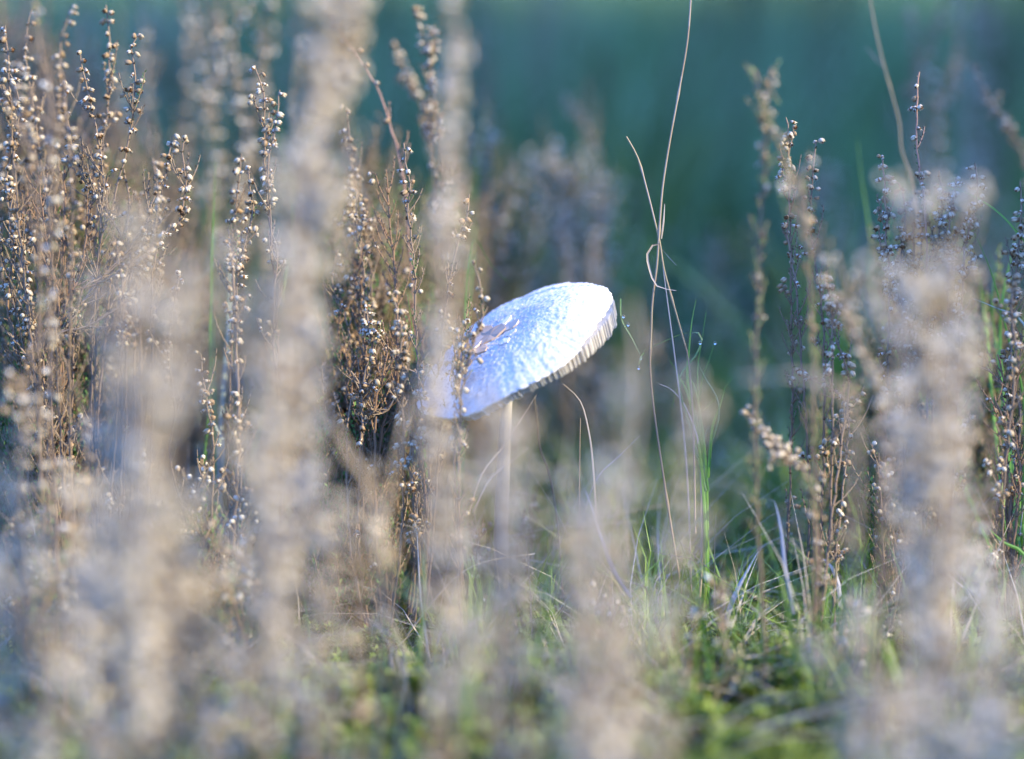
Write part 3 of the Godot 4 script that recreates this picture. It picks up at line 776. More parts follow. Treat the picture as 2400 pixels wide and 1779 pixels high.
	["pair of hazy grey-brown heather spires rising behind the thin brown stalk", "", "heather_bush", [0.2907, -0.4456], [["dense", [0.2721,0.253,-0.4184,0.2721,0.2899,-0.4236,0.2693,0.3154,-0.4272,0.2664,0.341,-0.4308]], ["dense", [0.2907,0.2501,-0.4685,0.298,0.2849,-0.4734,0.3062,0.3082,-0.4767,0.3054,0.3518,-0.4828]], ["bare", [0.2789,0.2878,-0.4738,0.2848,0.3111,-0.4771,0.298,0.346,-0.482]]]],
	["low heather sprays with pale shining capsules beside the green grass tuft", "", "heather_bush", [0.1461, 0.0990], [["clustered", [0.1524,0.1071,0.0868,0.1437,0.1179,0.0853,0.1306,0.1308,0.0835,0.1186,0.1459,0.0814]], ["clustered", [0.1504,0.1128,0.1062,0.1353,0.1255,0.1044,0.1268,0.1383,0.1026]], ["fine", [0.1776,0.1415,0.0214,0.1788,0.1549,0.0195,0.172,0.1751,0.0167,0.1686,0.1952,0.0138]], ["fine", [0.181,0.1272,0.0032,0.1742,0.1431,0.001,0.1604,0.1499,0,0.1524,0.1544,-0.0006]]]],
	["broad blurred cream heather plume in front of the slender three-tipped heather", "soft heather sprays in front of the mushroom", "heather_spray", [], [["plume_thin", [-0.0974,0.0666,0.4126,-0.0965,0.1348,0.403,-0.0921,0.2031,0.3934,-0.0878,0.2611,0.3852,-0.08,0.314,0.3778,-0.0696,0.3669,0.3704]], ["plume_thin", [-0.0987,0.058,0.3784,-0.0973,0.1283,0.3685,-0.0924,0.1985,0.3586,-0.0874,0.2582,0.3503,-0.0789,0.3127,0.3426,-0.0678,0.3671,0.335]]]],
	["broad blurred cream heather plume in front of the slender three-tipped heather", "soft heather sprays in front of the mushroom", "heather_spray", [], [["plume_thin", [-0.0985,0.1171,0.4708,-0.0982,0.1817,0.4617,-0.0979,0.2204,0.4563,-0.0928,0.2656,0.4499]], ["plume_thin", [-0.0915,0.132,0.4697,-0.0899,0.1966,0.4607,-0.0883,0.2353,0.4552,-0.0819,0.2804,0.4489]]]],
	["broad blurred cream heather plume in front of the twiggy heather by the mushroom", "soft heather sprays in front of the mushroom", "heather_spray", [], [["plume_thin", [-0.0911,0.2199,0.3189,-0.0851,0.2687,0.312,-0.0791,0.3067,0.3067,-0.0695,0.3447,0.3014]], ["plume_thin", [-0.0834,0.2503,0.3421,-0.0765,0.2981,0.3354,-0.0695,0.3352,0.3302,-0.059,0.3724,0.325]]]],
	["narrow blurred chain of heather capsules in front of the twiggy heather by the mushroom", "soft heather sprays in front of the mushroom", "heather_spray", [], [["thin", [-0.0249,0.0927,0.3716,-0.0266,0.1455,0.3642,-0.0337,0.1877,0.3582,-0.0266,0.2158,0.3543,-0.0204,0.2493,0.3496,-0.0249,0.2774,0.3456,-0.0266,0.3073,0.3414,-0.0245,0.3354,0.3375,-0.0275,0.3618,0.3338]]]],
	["narrow blurred chain of heather capsules in front of the twiggy heather by the mushroom", "soft heather sprays in front of the mushroom", "heather_spray", [], [["thin", [-0.0309,0.1528,0.4035,-0.0344,0.1869,0.3988,-0.0327,0.2107,0.3954,-0.0292,0.2379,0.3916,-0.0309,0.2686,0.3873]]]],
	["narrow blurred chain of heather capsules in front of the twiggy heather by the mushroom", "soft heather sprays in front of the mushroom", "heather_spray", [], [["thin", [-0.0271,0.2357,0.3717,-0.0262,0.2772,0.3659,-0.0241,0.3049,0.362,-0.0218,0.3464,0.3561]]]],
	["broad blurred cream heather plume in front of the tall capsule bush", "soft heather sprays in front of the mushroom", "heather_spray", [], [["plume_thin", [-0.1541,0.0871,0.4442,-0.159,0.1534,0.4349,-0.1589,0.2031,0.4279,-0.1588,0.2429,0.4223]], ["plume_thin", [-0.1385,0.122,0.4985,-0.1417,0.185,0.4897,-0.1401,0.2323,0.483,-0.1385,0.27,0.4777]], ["plume_thin", [-0.1354,0.0876,0.4614,-0.1372,0.1529,0.4523,-0.134,0.2019,0.4454,-0.1309,0.2411,0.4399]]]],
	["broad blurred cream heather plume in front of the tall capsule bush", "soft heather sprays in front of the mushroom", "heather_spray", [], [["plume_thin", [-0.139,0.1664,0.4993,-0.135,0.2133,0.4927,-0.1279,0.254,0.487]], ["plume_thin", [-0.134,0.1664,0.4766,-0.1287,0.2143,0.4698,-0.1201,0.2558,0.464]], ["plume_thin", [-0.1344,0.1421,0.4572,-0.1286,0.191,0.4503,-0.1196,0.2333,0.4443]]]],
	["broad blurred cream heather plume in front of the tall capsule bush", "soft heather sprays in front of the mushroom", "heather_spray", [], [["plume_thin", [-0.1713,0.0042,0.3386,-0.1778,0.068,0.3297,-0.1842,0.1081,0.3241]], ["plume_thin", [-0.163,0.048,0.375,-0.1688,0.1097,0.3663,-0.1746,0.1485,0.3608]], ["plume_thin", [-0.1444,0.0481,0.4402,-0.1483,0.1066,0.432,-0.1522,0.1433,0.4268]]]],
	["broad blurred cream heather plume in front of the tall capsule bush", "soft heather sprays in front of the mushroom", "heather_spray", [], [["plume_thin", [-0.1339,0.0693,0.4602,-0.1366,0.1102,0.4544,-0.1409,0.1414,0.45]], ["plume_thin", [-0.1245,0.095,0.4549,-0.1256,0.1361,0.4491,-0.1285,0.1672,0.4448]], ["plume_thin", [-0.1268,0.073,0.3783,-0.1271,0.1169,0.3722,-0.1291,0.1502,0.3675]]]],
	["broad blurred cream heather plume in front of the tall capsule bush", "soft heather sprays in front of the mushroom", "heather_spray", [], [["plume_thin", [-0.2011,0.0305,0.4429,-0.2058,0.0856,0.4351,-0.2089,0.1308,0.4288]], ["plume_thin", [-0.1948,0.0589,0.4349,-0.1985,0.1142,0.4271,-0.2005,0.1595,0.4207]], ["plume_thin", [-0.1859,0.0545,0.424,-0.1879,0.1103,0.4162,-0.1882,0.1561,0.4097]]]],
	["broad blurred cream heather plume in front of the mushroom stalk", "soft heather sprays in front of the mushroom", "heather_spray", [], [["plume_thin", [0.028,0.0693,0.4469,0.0262,0.119,0.4399,0.0235,0.1605,0.434]], ["plume_thin", [0.0343,0.081,0.4662,0.0336,0.1298,0.4593,0.0321,0.1705,0.4536]], ["plume_thin", [0.0431,0.0579,0.4716,0.0438,0.1066,0.4647,0.0436,0.1473,0.459]]]],
	["broad blurred cream heather plume in front of the mushroom stalk", "soft heather sprays in front of the mushroom", "heather_spray", [], [["plume_thin", [0.0304,0.0358,0.3857,0.031,0.0743,0.3803]], ["plume_thin", [0.0328,0.0908,0.504,0.0341,0.1254,0.4991]], ["plume_thin", [0.0477,0.0695,0.4636,0.0509,0.1055,0.4585]]]],
	["broad blurred cream heather plume in front of the heather under the arching blade", "soft heather sprays in front of the mushroom", "heather_spray", [], [["plume_thin", [0.1381,0.0729,0.4515,0.1298,0.1009,0.4476]], ["plume_thin", [0.1394,0.0935,0.5143,0.1328,0.12,0.5106]], ["plume_thin", [0.1515,0.0781,0.5051,0.1463,0.1049,0.5013]]]],
	["broad blurred cream heather plume in front of the heather under the arching blade", "soft heather sprays in front of the mushroom", "heather_spray", [], [["plume_thin", [0.1626,0.057,0.4187,0.17,0.091,0.414]], ["plume_thin", [0.1634,0.0801,0.4628,0.1714,0.1127,0.4582]], ["plume_thin", [0.1825,0.05,0.4015,0.1924,0.0845,0.3966]]]],
	["broad blurred cream heather plume in front of the heather under the arching blade", "soft heather sprays in front of the mushroom", "heather_spray", [], [["plume_thin", [0.1704,0.0913,0.5089,0.174,0.1367,0.5025]], ["plume_thin", [0.1839,0.0937,0.4831,0.1889,0.1401,0.4766]], ["plume_thin", [0.2,0.066,0.426,0.2062,0.115,0.4191]]]],
	["broad blurred cream heather plume in front of the heather under the arching blade", "soft heather sprays in front of the mushroom", "heather_spray", [], [["plume_thin", [0.1698,0.1567,0.3474,0.1706,0.2012,0.3412,0.1724,0.2368,0.3362,0.1705,0.2689,0.3317]], ["plume_thin", [0.1757,0.1666,0.382,0.1785,0.2098,0.3759,0.1822,0.2444,0.3711,0.1824,0.2755,0.3667]]]],
	["broad blurred cream heather plume in front of the heather under the arching blade", "soft heather sprays in front of the mushroom", "heather_spray", [], [["plume_thin", [0.164,0.1417,0.3824,0.1605,0.185,0.3764,0.1605,0.2197,0.3715,0.1483,0.2388,0.3688]], ["plume_thin", [0.1795,0.1438,0.3548,0.1781,0.1881,0.3486,0.1803,0.2235,0.3436,0.17,0.243,0.3409]], ["plume_thin", [0.1858,0.1401,0.3536,0.1856,0.1844,0.3473,0.1889,0.2199,0.3424,0.1798,0.2394,0.3396]]]],
	["hazy tan heather spray with scattered capsules in front of the heather under the arching blade", "soft heather sprays in front of the mushroom", "heather_spray", [], [["loose", [0.2026,0.1621,0.2407,0.2084,0.2007,0.2352,0.2123,0.2315,0.2309]]]],
	["hazy tan heather spray with scattered capsules in front of the paired heather spires", "soft heather sprays in front of the mushroom", "heather_spray", [], [["loose", [0.1737,0.1643,0.1899,0.1656,0.1883,0.1865,0.1535,0.2143,0.1828,0.1414,0.2423,0.1789,0.1343,0.2743,0.1744]]]],
	["hazy tan heather spray with scattered capsules in front of the paired heather spires", "soft heather sprays in front of the mushroom", "heather_spray", [], [["loose", [0.1752,0.1555,0.2113,0.1672,0.185,0.2071,0.1573,0.2126,0.2033,0.1513,0.2363,0.1999]]]],
	["hazy tan heather spray with scattered capsules in front of the heather under the arching blade", "soft heather sprays in front of the mushroom", "heather_spray", [], [["loose", [0.1772,0.1573,0.2716,0.1733,0.195,0.2663,0.1695,0.2252,0.2621]]]],
	["hazy tan heather spray with scattered capsules in front of the paired heather spires", "soft heather sprays in front of the mushroom", "heather_spray", [], [["loose", [0.1689,0.1327,0.2953,0.1651,0.1698,0.2901,0.1595,0.2033,0.2854]]]],
	["blurred tan capsule-bearing heather spray in front of the mushroom stalk", "soft heather sprays in front of the mushroom", "heather_spray", [], [["mid", [-0.0211,0.1124,0.3789,-0.0176,0.1473,0.374,-0.0106,0.177,0.3698]]]],
	["blurred tan capsule-bearing heather spray in front of the slender three-tipped heather", "soft heather sprays in front of the mushroom", "heather_spray", [], [["mid", [-0.0764,0.104,0.3397,-0.0819,0.1346,0.3354,-0.0873,0.1616,0.3316]]]],
	["blurred tan capsule-bearing heather spray in front of the twiggy heather by the mushroom", "soft heather sprays in front of the mushroom", "heather_spray", [], [["mid", [-0.066,0.0928,0.3312,-0.0642,0.1236,0.3268,-0.0623,0.1527,0.3228]]]],
	["blurred tan capsule-bearing heather spray in front of the slender three-tipped heather", "soft heather sprays in front of the mushroom", "heather_spray", [], [["mid", [-0.1238,0.0449,0.3278,-0.1256,0.0668,0.3247,-0.1293,0.0851,0.3222]]]],
	["blurred tan capsule-bearing heather spray in front of the green grass tuft", "soft heather sprays in front of the mushroom", "heather_spray", [], [["mid", [0.0642,0.1457,0.455,0.0659,0.175,0.4509,0.0692,0.2028,0.447]]]],
	["blurred bare straw-coloured heather stem in front of the slender three-tipped heather", "soft heather sprays in front of the mushroom", "heather_spray", [], [["stalks", [-0.0559,0.1124,0.3082,-0.0596,0.14,0.3043,-0.0708,0.1603,0.3015,-0.0819,0.1788,0.2989]]]],
	["blurred bare straw-coloured heather stem in front of the twiggy heather by the mushroom", "soft heather sprays in front of the mushroom", "heather_spray", [], [["stalks", [-0.0605,0.0934,0.2907,-0.0567,0.1308,0.2854,-0.051,0.157,0.2818,-0.0454,0.1814,0.2783]]]],
	["blurred bare straw-coloured heather stem in front of the green grass tuft", "soft heather sprays in front of the mushroom", "heather_spray", [], [["stalks", [0.1432,0.1791,0.3493,0.1361,0.196,0.347,0.1164,0.2004,0.3464,0.0949,0.1986,0.3466]]]],
	["hazy tan heather spray with scattered capsules in front of the tall capsule bush", "soft heather sprays in front of the mushroom", "heather_spray", [], [["loose", [-0.2232,0.1107,0.1772,-0.2273,0.1391,0.1732,-0.2335,0.1573,0.1706,-0.2376,0.1756,0.1681]]]],
	["hazy tan heather spray with scattered capsules in front of the tall capsule bush", "soft heather sprays in front of the mushroom", "heather_spray", [], [["loose", [-0.2098,0.0967,0.159,-0.2077,0.1317,0.154,-0.2087,0.1502,0.1514,-0.2118,0.1687,0.1488]]]],
	["hazy tan heather spray with scattered capsules in front of the tall capsule bush", "soft heather sprays in front of the mushroom", "heather_spray", [], [["loose", [-0.212,0.0904,0.18,-0.213,0.1208,0.1758,-0.2151,0.133,0.1741]]]],
	["hazy tan heather spray with scattered capsules in front of the tall capsule bush", "soft heather sprays in front of the mushroom", "heather_spray", [], [["loose", [-0.2172,0.1007,0.2796,-0.221,0.1328,0.2751,-0.2248,0.1573,0.2716]]]],
	["blurred bare straw-coloured heather stem in front of the green grass tuft", "soft heather sprays in front of the mushroom", "heather_spray", [], [["stalks", [0.0447,0.1358,0.4059,0.0481,0.1698,0.4011,0.0516,0.2039,0.3964,0.0481,0.2379,0.3916]]]],
	["blurred tan capsule-bearing heather spray in front of the mushroom stalk", "soft heather sprays in front of the mushroom", "heather_spray", [], [["mid", [0,0.1398,0.4256,-0.0017,0.1732,0.4209,-0.0025,0.1925,0.4182]]]],
	["hazy tan heather spray with scattered capsules in front of the tall capsule bush", "soft heather sprays in front of the mushroom", "heather_spray", [], [["loose", [-0.2302,0.1743,0.1884,-0.2242,0.1943,0.1856,-0.2201,0.2103,0.1834]]]],
	["hazy tan heather spray with scattered capsules in front of the tall capsule bush", "soft heather sprays in front of the mushroom", "heather_spray", [], [["loose", [-0.2243,0.2921,0.1315,-0.2284,0.325,0.1269,-0.2326,0.3456,0.124]]]],
	["hazy tan heather spray with scattered capsules in front of the heather under the arching blade", "soft heather sprays in front of the mushroom", "heather_spray", [], [["loose", [0.2194,0.0905,0.2305,0.2214,0.1296,0.225,0.2233,0.159,0.2209]]]],
	["broad blurred cream heather plume in front of the tall capsule bush", "soft heather sprays in front of the mushroom", "heather_spray", [], [["plume_thin", [-0.1691,0.054,0.5073,-0.1739,0.1013,0.5007,-0.1802,0.1359,0.4958]], ["plume_thin", [-0.1714,0.0572,0.4091,-0.1746,0.1086,0.4019,-0.1796,0.1463,0.3966]], ["plume_thin", [-0.1539,0.0658,0.4771,-0.1558,0.1143,0.4703,-0.1592,0.1498,0.4653]]]],
	["blurred tan capsule-bearing heather spray in front of the slender three-tipped heather", "soft heather sprays in front of the mushroom", "heather_spray", [], [["mid", [-0.0891,0.0499,0.3473,-0.0909,0.0824,0.3427,-0.0928,0.104,0.3397]]]],
	["blurred tan capsule-bearing heather spray in front of the slender three-tipped heather", "soft heather sprays in front of the mushroom", "heather_spray", [], [["mid", [-0.1027,0.0982,0.3304,-0.1063,0.1273,0.3263,-0.11,0.1509,0.323]]]],
	["blurred tan capsule-bearing heather spray in front of the mushroom stalk", "soft heather sprays in front of the mushroom", "heather_spray", [], [["mid", [0.0284,0.0751,0.3741,0.0266,0.1191,0.3679,0.0231,0.149,0.3637]]]],
	["soft blurred grey heather spray standing behind the mushroom cap", "soft heather sprays behind the mushroom", "heather_spray", [], [["back", [0.0477,0.1096,-0.479,0.0447,0.1627,-0.4865,0.0417,0.204,-0.4923,0.0402,0.2276,-0.4956]]]],
	["soft blurred grey heather spray standing behind the mushroom cap", "soft heather sprays behind the mushroom", "heather_spray", [], [["back", [0.0587,0.1425,-0.4534,0.0617,0.189,-0.4599,0.0646,0.2239,-0.4648]]]],
	["soft blurred grey heather spray standing behind the mushroom cap", "soft heather sprays behind the mushroom", "heather_spray", [], [["back", [0.0363,0.1537,-0.354,0.0335,0.1924,-0.3594,0.0251,0.2311,-0.3648]]]],
	["soft blurred grey heather spray standing behind the mushroom cap", "soft heather sprays behind the mushroom", "heather_spray", [], [["back", [-0.0136,0.1431,-0.302,-0.0082,0.1755,-0.3065,-0.0027,0.2078,-0.3111,-0.0054,0.2348,-0.3149]]]],
	["soft blurred grey heather spray standing behind the mushroom cap", "soft heather sprays behind the mushroom", "heather_spray", [], [["back", [-0.0112,0.1758,-0.3571,-0.014,0.2145,-0.3625,-0.0196,0.256,-0.3683]]]],
	["soft blurred grey heather spray standing behind the slender three-tipped heather", "soft heather sprays behind the mushroom", "heather_spray", [], [["back", [-0.166,0.2671,-0.3194,-0.1633,0.3048,-0.3247,-0.1606,0.3237,-0.3274,-0.1578,0.3453,-0.3304]]]],
	["broad blurred tan heather spray standing behind the mushroom cap", "soft heather sprays behind the mushroom", "heather_spray", [], [["back_pale", [0.0106,0.0888,-0.4559,0.0142,0.156,-0.4654,0.0118,0.2056,-0.4723]]]],
	["broad blurred tan heather spray standing behind the mushroom cap", "soft heather sprays behind the mushroom", "heather_spray", [], [["back_pale", [0.0244,0.0981,-0.4976,0.028,0.1666,-0.5073,0.0256,0.2173,-0.5144]]]],
	["broad blurred tan heather spray standing behind the mushroom cap", "soft heather sprays behind the mushroom", "heather_spray", [], [["back_pale", [0.0372,0.1121,-0.4592,0.0407,0.1793,-0.4686,0.0384,0.229,-0.4756]]]],
	["broad blurred tan heather spray standing behind the mushroom cap", "soft heather sprays behind the mushroom", "heather_spray", [], [["back_pale", [0.0499,0.0981,-0.4976,0.0535,0.1666,-0.5073,0.0511,0.2173,-0.5144]]]],
	["broad blurred tan heather spray standing behind the mushroom cap", "soft heather sprays behind the mushroom", "heather_spray", [], [["back_pale", [0.0608,0.0888,-0.4559,0.0643,0.156,-0.4654,0.062,0.2056,-0.4723]]]],
	["hazy heather spire with round pale capsules standing behind the slender three-tipped heather", "soft heather sprays behind the mushroom", "heather_spray", [], [["back_caps", [-0.1664,0.2568,-0.2675,-0.1722,0.3119,-0.2752,-0.1696,0.3434,-0.2796]]]],
	["hazy heather spire with round pale capsules standing behind the slender three-tipped heather", "soft heather sprays behind the mushroom", "heather_spray", [], [["back_caps", [-0.1977,0.2311,-0.3648,-0.2011,0.2892,-0.373,-0.2011,0.3224,-0.3777]]]],
	["hazy heather spire with round pale capsules standing behind the tall capsule bush", "soft heather sprays behind the mushroom", "heather_spray", [], [["back_caps", [-0.2171,0.2587,-0.4192,-0.2177,0.3183,-0.4276,-0.2206,0.3523,-0.4324]]]],
	["hazy heather spire with round pale capsules standing behind the tall capsule bush", "soft heather sprays behind the mushroom", "heather_spray", [], [["back_caps", [-0.234,0.2394,-0.366,-0.2402,0.2975,-0.3742,-0.2374,0.3307,-0.3788]]]],
	["hazy heather spire with round pale capsules standing behind the slender three-tipped heather", "soft heather sprays behind the mushroom", "heather_spray", [], [["back_caps", [-0.1546,0.2429,-0.316,-0.1578,0.2994,-0.324,-0.1578,0.3318,-0.3285]]]],
	["hazy heather spire with round pale capsules standing behind the tall capsule bush", "soft heather sprays behind the mushroom", "heather_spray", [], [["back_caps", [-0.3117,0.236,-0.416,-0.3122,0.2956,-0.4244,-0.3151,0.3296,-0.4292]]]],
	["hazy heather spire with round pale capsules standing behind the slender three-tipped heather", "soft heather sprays behind the mushroom", "heather_spray", [], [["back_caps", [-0.1363,0.2256,-0.3641,-0.1424,0.2837,-0.3722,-0.1396,0.3169,-0.3769]]]],
	["hazy heather spire with round pale capsules standing behind the tall capsule bush", "soft heather sprays behind the mushroom", "heather_spray", [], [["back_caps", [-0.2666,0.2442,-0.4677,-0.2701,0.3053,-0.4762,-0.2701,0.3402,-0.4812]]]],
	["hazy heather spire with round pale capsules standing behind the mushroom cap", "soft heather sprays behind the mushroom", "heather_spray", [], [["back_caps", [-0.0166,0.1963,-0.4104,-0.0172,0.2559,-0.4188,-0.0201,0.2899,-0.4236]]]],
	["hazy heather spire with round pale capsules standing behind the heather under the arching blade", "soft heather sprays behind the mushroom", "heather_spray", [], [["back_caps", [0.2899,0.236,-0.416,0.2836,0.2956,-0.4244,0.2865,0.3296,-0.4292]]]],
	["blurred heather shoot with a yellow green leafy top behind the mushroom", "soft heather sprays behind the mushroom", "heather_spray", [], [["back", [0.0573,0.219,-0.4136,0.0516,0.253,-0.4184,0.043,0.2757,-0.4216]]]],
	["soft blurred grey heather spray standing behind the tall capsule bush", "soft heather sprays behind the mushroom", "heather_spray", [], [["back", [-0.4121,0.2196,-0.9186,-0.4136,0.3047,-0.9306,-0.4082,0.3685,-0.9396]]]],
	["soft blurred grey heather spray standing behind the tall capsule bush", "soft heather sprays behind the mushroom", "heather_spray", [], [["back", [-0.3757,0.2061,-1.018,-0.3798,0.2946,-1.03,-0.3798,0.361,-1.04]]]],
	["soft blurred grey heather spray standing behind the tall capsule bush", "soft heather sprays behind the mushroom", "heather_spray", [], [["back", [-0.3028,0.2121,-0.8166,-0.2939,0.2938,-0.8281,-0.2991,0.3551,-0.8367]]]],
	["soft blurred grey heather spray standing behind the tall capsule bush", "soft heather sprays behind the mushroom", "heather_spray", [], [["back", [-0.3164,0.1456,-1.211,-0.3268,0.2409,-1.225,-0.3208,0.3124,-1.235]]]],
	["soft blurred grey heather spray standing behind the slender three-tipped heather", "soft heather sprays behind the mushroom", "heather_spray", [], [["back", [-0.2759,0.2135,-1.019,-0.2718,0.302,-1.031,-0.2718,0.3683,-1.04]]]],
	["soft blurred grey heather spray standing behind the slender three-tipped heather", "soft heather sprays behind the mushroom", "heather_spray", [], [["back", [-0.2324,0.1487,-0.9087,-0.231,0.2338,-0.9206,-0.2363,0.2976,-0.9296]]]],
	["soft blurred grey heather spray standing behind the slender three-tipped heather", "soft heather sprays behind the mushroom", "heather_spray", [], [["back", [-0.188,0.2482,-0.3168,-0.1891,0.3129,-0.3258,-0.185,0.3614,-0.3327]]]],
	["soft blurred grey heather spray standing behind the slender three-tipped heather", "soft heather sprays behind the mushroom", "heather_spray", [], [["back", [-0.197,0.1286,-1.007,-0.2011,0.2172,-1.019,-0.2011,0.2835,-1.029]]]],
	["soft blurred grey heather spray standing behind the slender three-tipped heather", "soft heather sprays behind the mushroom", "heather_spray", [], [["back", [-0.1976,0.1997,-1.118,-0.1876,0.2916,-1.131,-0.1934,0.3605,-1.14]]]],
	["soft blurred grey heather spray standing behind the tall capsule bush", "soft heather sprays behind the mushroom", "heather_spray", [], [["back", [-0.3056,0.1474,-0.8075,-0.3145,0.2291,-0.819,-0.3094,0.2904,-0.8276]]]],
	["soft blurred grey heather spray standing behind the tall capsule bush", "soft heather sprays behind the mushroom", "heather_spray", [], [["back", [-0.2761,0.099,-0.9017,-0.2721,0.1841,-0.9136,-0.2721,0.248,-0.9226]]]],
	["soft blurred grey heather spray standing behind the slender three-tipped heather", "soft heather sprays behind the mushroom", "heather_spray", [], [["back", [-0.2342,0.0733,-0.9991,-0.2327,0.1618,-1.012,-0.2383,0.2282,-1.021]]]],
	["soft blurred grey heather spray standing behind the slender three-tipped heather", "soft heather sprays behind the mushroom", "heather_spray", [], [["back", [-0.1825,0.0861,-0.7989,-0.1839,0.1678,-0.8104,-0.1787,0.2291,-0.819]]]],
	["soft blurred grey heather spray standing behind the twiggy heather by the mushroom", "soft heather sprays behind the mushroom", "heather_spray", [], [["back", [-0.0257,0.1397,-1.008,-0.0298,0.2282,-1.021,-0.0298,0.2946,-1.03]]]],
	["soft blurred grey heather spray standing behind the slender three-tipped heather", "soft heather sprays behind the mushroom", "heather_spray", [], [["back", [-0.1585,0.0555,-0.7946,-0.1495,0.1372,-0.8061,-0.1547,0.1985,-0.8147]]]],
	["soft blurred grey heather spray standing behind the twiggy heather by the mushroom", "soft heather sprays behind the mushroom", "heather_spray", [], [["back", [-0.1178,0.0742,-0.8982,-0.1271,0.1593,-0.9102,-0.1217,0.2231,-0.9191]]]],
	["soft blurred grey heather spray standing behind the green grass tuft", "soft heather sprays behind the mushroom", "heather_spray", [], [["back", [0.0886,0.0524,-0.6932,0.0922,0.1307,-0.7042,0.0922,0.1894,-0.7124]]]],
	["soft blurred grey heather spray standing behind the paired heather spires", "soft heather sprays behind the mushroom", "heather_spray", [], [["back", [0.2444,0.0283,-0.7908,0.2458,0.11,-0.8022,0.2406,0.1712,-0.8108]]]],
	["soft blurred grey heather spray standing behind the paired heather spires", "soft heather sprays behind the mushroom", "heather_spray", [], [["back", [0.2712,0.0079,-0.7879,0.2698,0.0896,-0.7994,0.275,0.1508,-0.808]]]],
	["soft blurred grey heather spray standing behind the green grass tuft", "soft heather sprays behind the mushroom", "heather_spray", [], [["back", [0.2009,-0.0073,-0.8867,0.1969,0.0778,-0.8987,0.1969,0.1416,-0.9077]]]],
	["soft blurred grey heather spray standing behind the green grass tuft", "soft heather sprays behind the mushroom", "heather_spray", [], [["back", [0.115,-0.0226,-0.6826,0.1235,0.0557,-0.6936,0.1186,0.1144,-0.7019]]]],
	["soft blurred grey heather spray standing behind the green grass tuft", "soft heather sprays behind the mushroom", "heather_spray", [], [["back", [0.1794,-0.0286,-0.8837,0.1701,0.0565,-0.8957,0.1755,0.1203,-0.9047]]]],
	["soft blurred grey heather spray standing behind the heather under the arching blade", "soft heather sprays behind the mushroom", "heather_spray", [], [["back", [0.3686,0.0231,-0.689,0.3722,0.1013,-0.7,0.3722,0.1601,-0.7083]]]],
	["soft blurred grey heather spray standing behind the heather under the arching blade", "soft heather sprays behind the mushroom", "heather_spray", [], [["back", [0.3028,0.0102,-0.5862,0.3041,0.0851,-0.5968,0.2993,0.1412,-0.6047]]]],
	["dense brown heather tangle standing behind the tall capsule bush", "soft heather sprays behind the mushroom", "heather_thicket", [], [["tangle", [-0.31,0.2436,-0.2656,-0.318,0.2935,-0.2726,-0.3127,0.3329,-0.2782]], ["tangle", [-0.308,0.2282,-0.2937,-0.3145,0.2789,-0.3009,-0.3075,0.3189,-0.3065]], ["tangle", [-0.3152,0.2209,-0.2523,-0.3247,0.2704,-0.2593,-0.321,0.3096,-0.2648]]]],
	["dense brown heather tangle standing behind the tall capsule bush", "soft heather sprays behind the mushroom", "heather_thicket", [], [["tangle", [-0.2939,0.224,-0.3133,-0.2966,0.2752,-0.3205,-0.2966,0.3156,-0.3262]], ["tangle", [-0.2914,0.208,-0.3414,-0.2925,0.26,-0.3487,-0.2908,0.301,-0.3545]], ["tangle", [-0.2994,0.2006,-0.3,-0.3037,0.2516,-0.3071,-0.3053,0.2918,-0.3128]]]],
	["dense brown heather tangle standing behind the tall capsule bush", "soft heather sprays behind the mushroom", "heather_thicket", [], [["tangle", [-0.2581,0.2096,-0.2305,-0.2555,0.2586,-0.2374,-0.2607,0.2974,-0.2429]], ["tangle", [-0.2554,0.1938,-0.2586,-0.2512,0.2436,-0.2656,-0.2549,0.283,-0.2711]], ["tangle", [-0.2634,0.1874,-0.2173,-0.2624,0.2362,-0.2242,-0.2691,0.2747,-0.2296]]]],
	["dense brown heather tangle standing behind the tall capsule bush", "soft heather sprays behind the mushroom", "heather_thicket", [], [["tangle", [-0.2832,0.2059,-0.1593,-0.2907,0.2531,-0.166,-0.2857,0.2903,-0.1712]], ["tangle", [-0.2815,0.1905,-0.1875,-0.2876,0.2384,-0.1942,-0.2809,0.2763,-0.1995]], ["tangle", [-0.2881,0.1847,-0.1463,-0.2971,0.2316,-0.1528,-0.2936,0.2686,-0.158]]]],
	["dense brown heather tangle standing behind the tall capsule bush", "soft heather sprays behind the mushroom", "heather_thicket", [], [["tangle", [-0.2385,0.1754,-0.256,-0.2411,0.2253,-0.263,-0.2411,0.2646,-0.2686]], ["tangle", [-0.2353,0.1589,-0.284,-0.2364,0.2096,-0.2911,-0.2348,0.2496,-0.2967]], ["tangle", [-0.244,0.153,-0.2428,-0.2483,0.2026,-0.2497,-0.2498,0.2417,-0.2553]]]],
	["dense brown heather tangle standing behind the tall capsule bush", "soft heather sprays behind the mushroom", "heather_thicket", [], [["tangle", [-0.2114,0.1603,-0.2034,-0.2088,0.2088,-0.2102,-0.214,0.2471,-0.2156]], ["tangle", [-0.2081,0.1438,-0.2314,-0.2039,0.1931,-0.2383,-0.2076,0.2321,-0.2438]], ["tangle", [-0.2169,0.1387,-0.1903,-0.2159,0.1869,-0.1971,-0.2225,0.225,-0.2024]]]],
	["dense brown heather tangle standing behind the tall capsule bush", "soft heather sprays behind the mushroom", "heather_thicket", [], [["tangle", [-0.2562,0.1893,-0.1267,-0.2636,0.2356,-0.1332,-0.2587,0.2722,-0.1384]], ["tangle", [-0.2542,0.1737,-0.1548,-0.2602,0.2208,-0.1614,-0.2537,0.2581,-0.1667]], ["tangle", [-0.2611,0.1685,-0.1137,-0.2699,0.2146,-0.1202,-0.2665,0.251,-0.1253]]]],
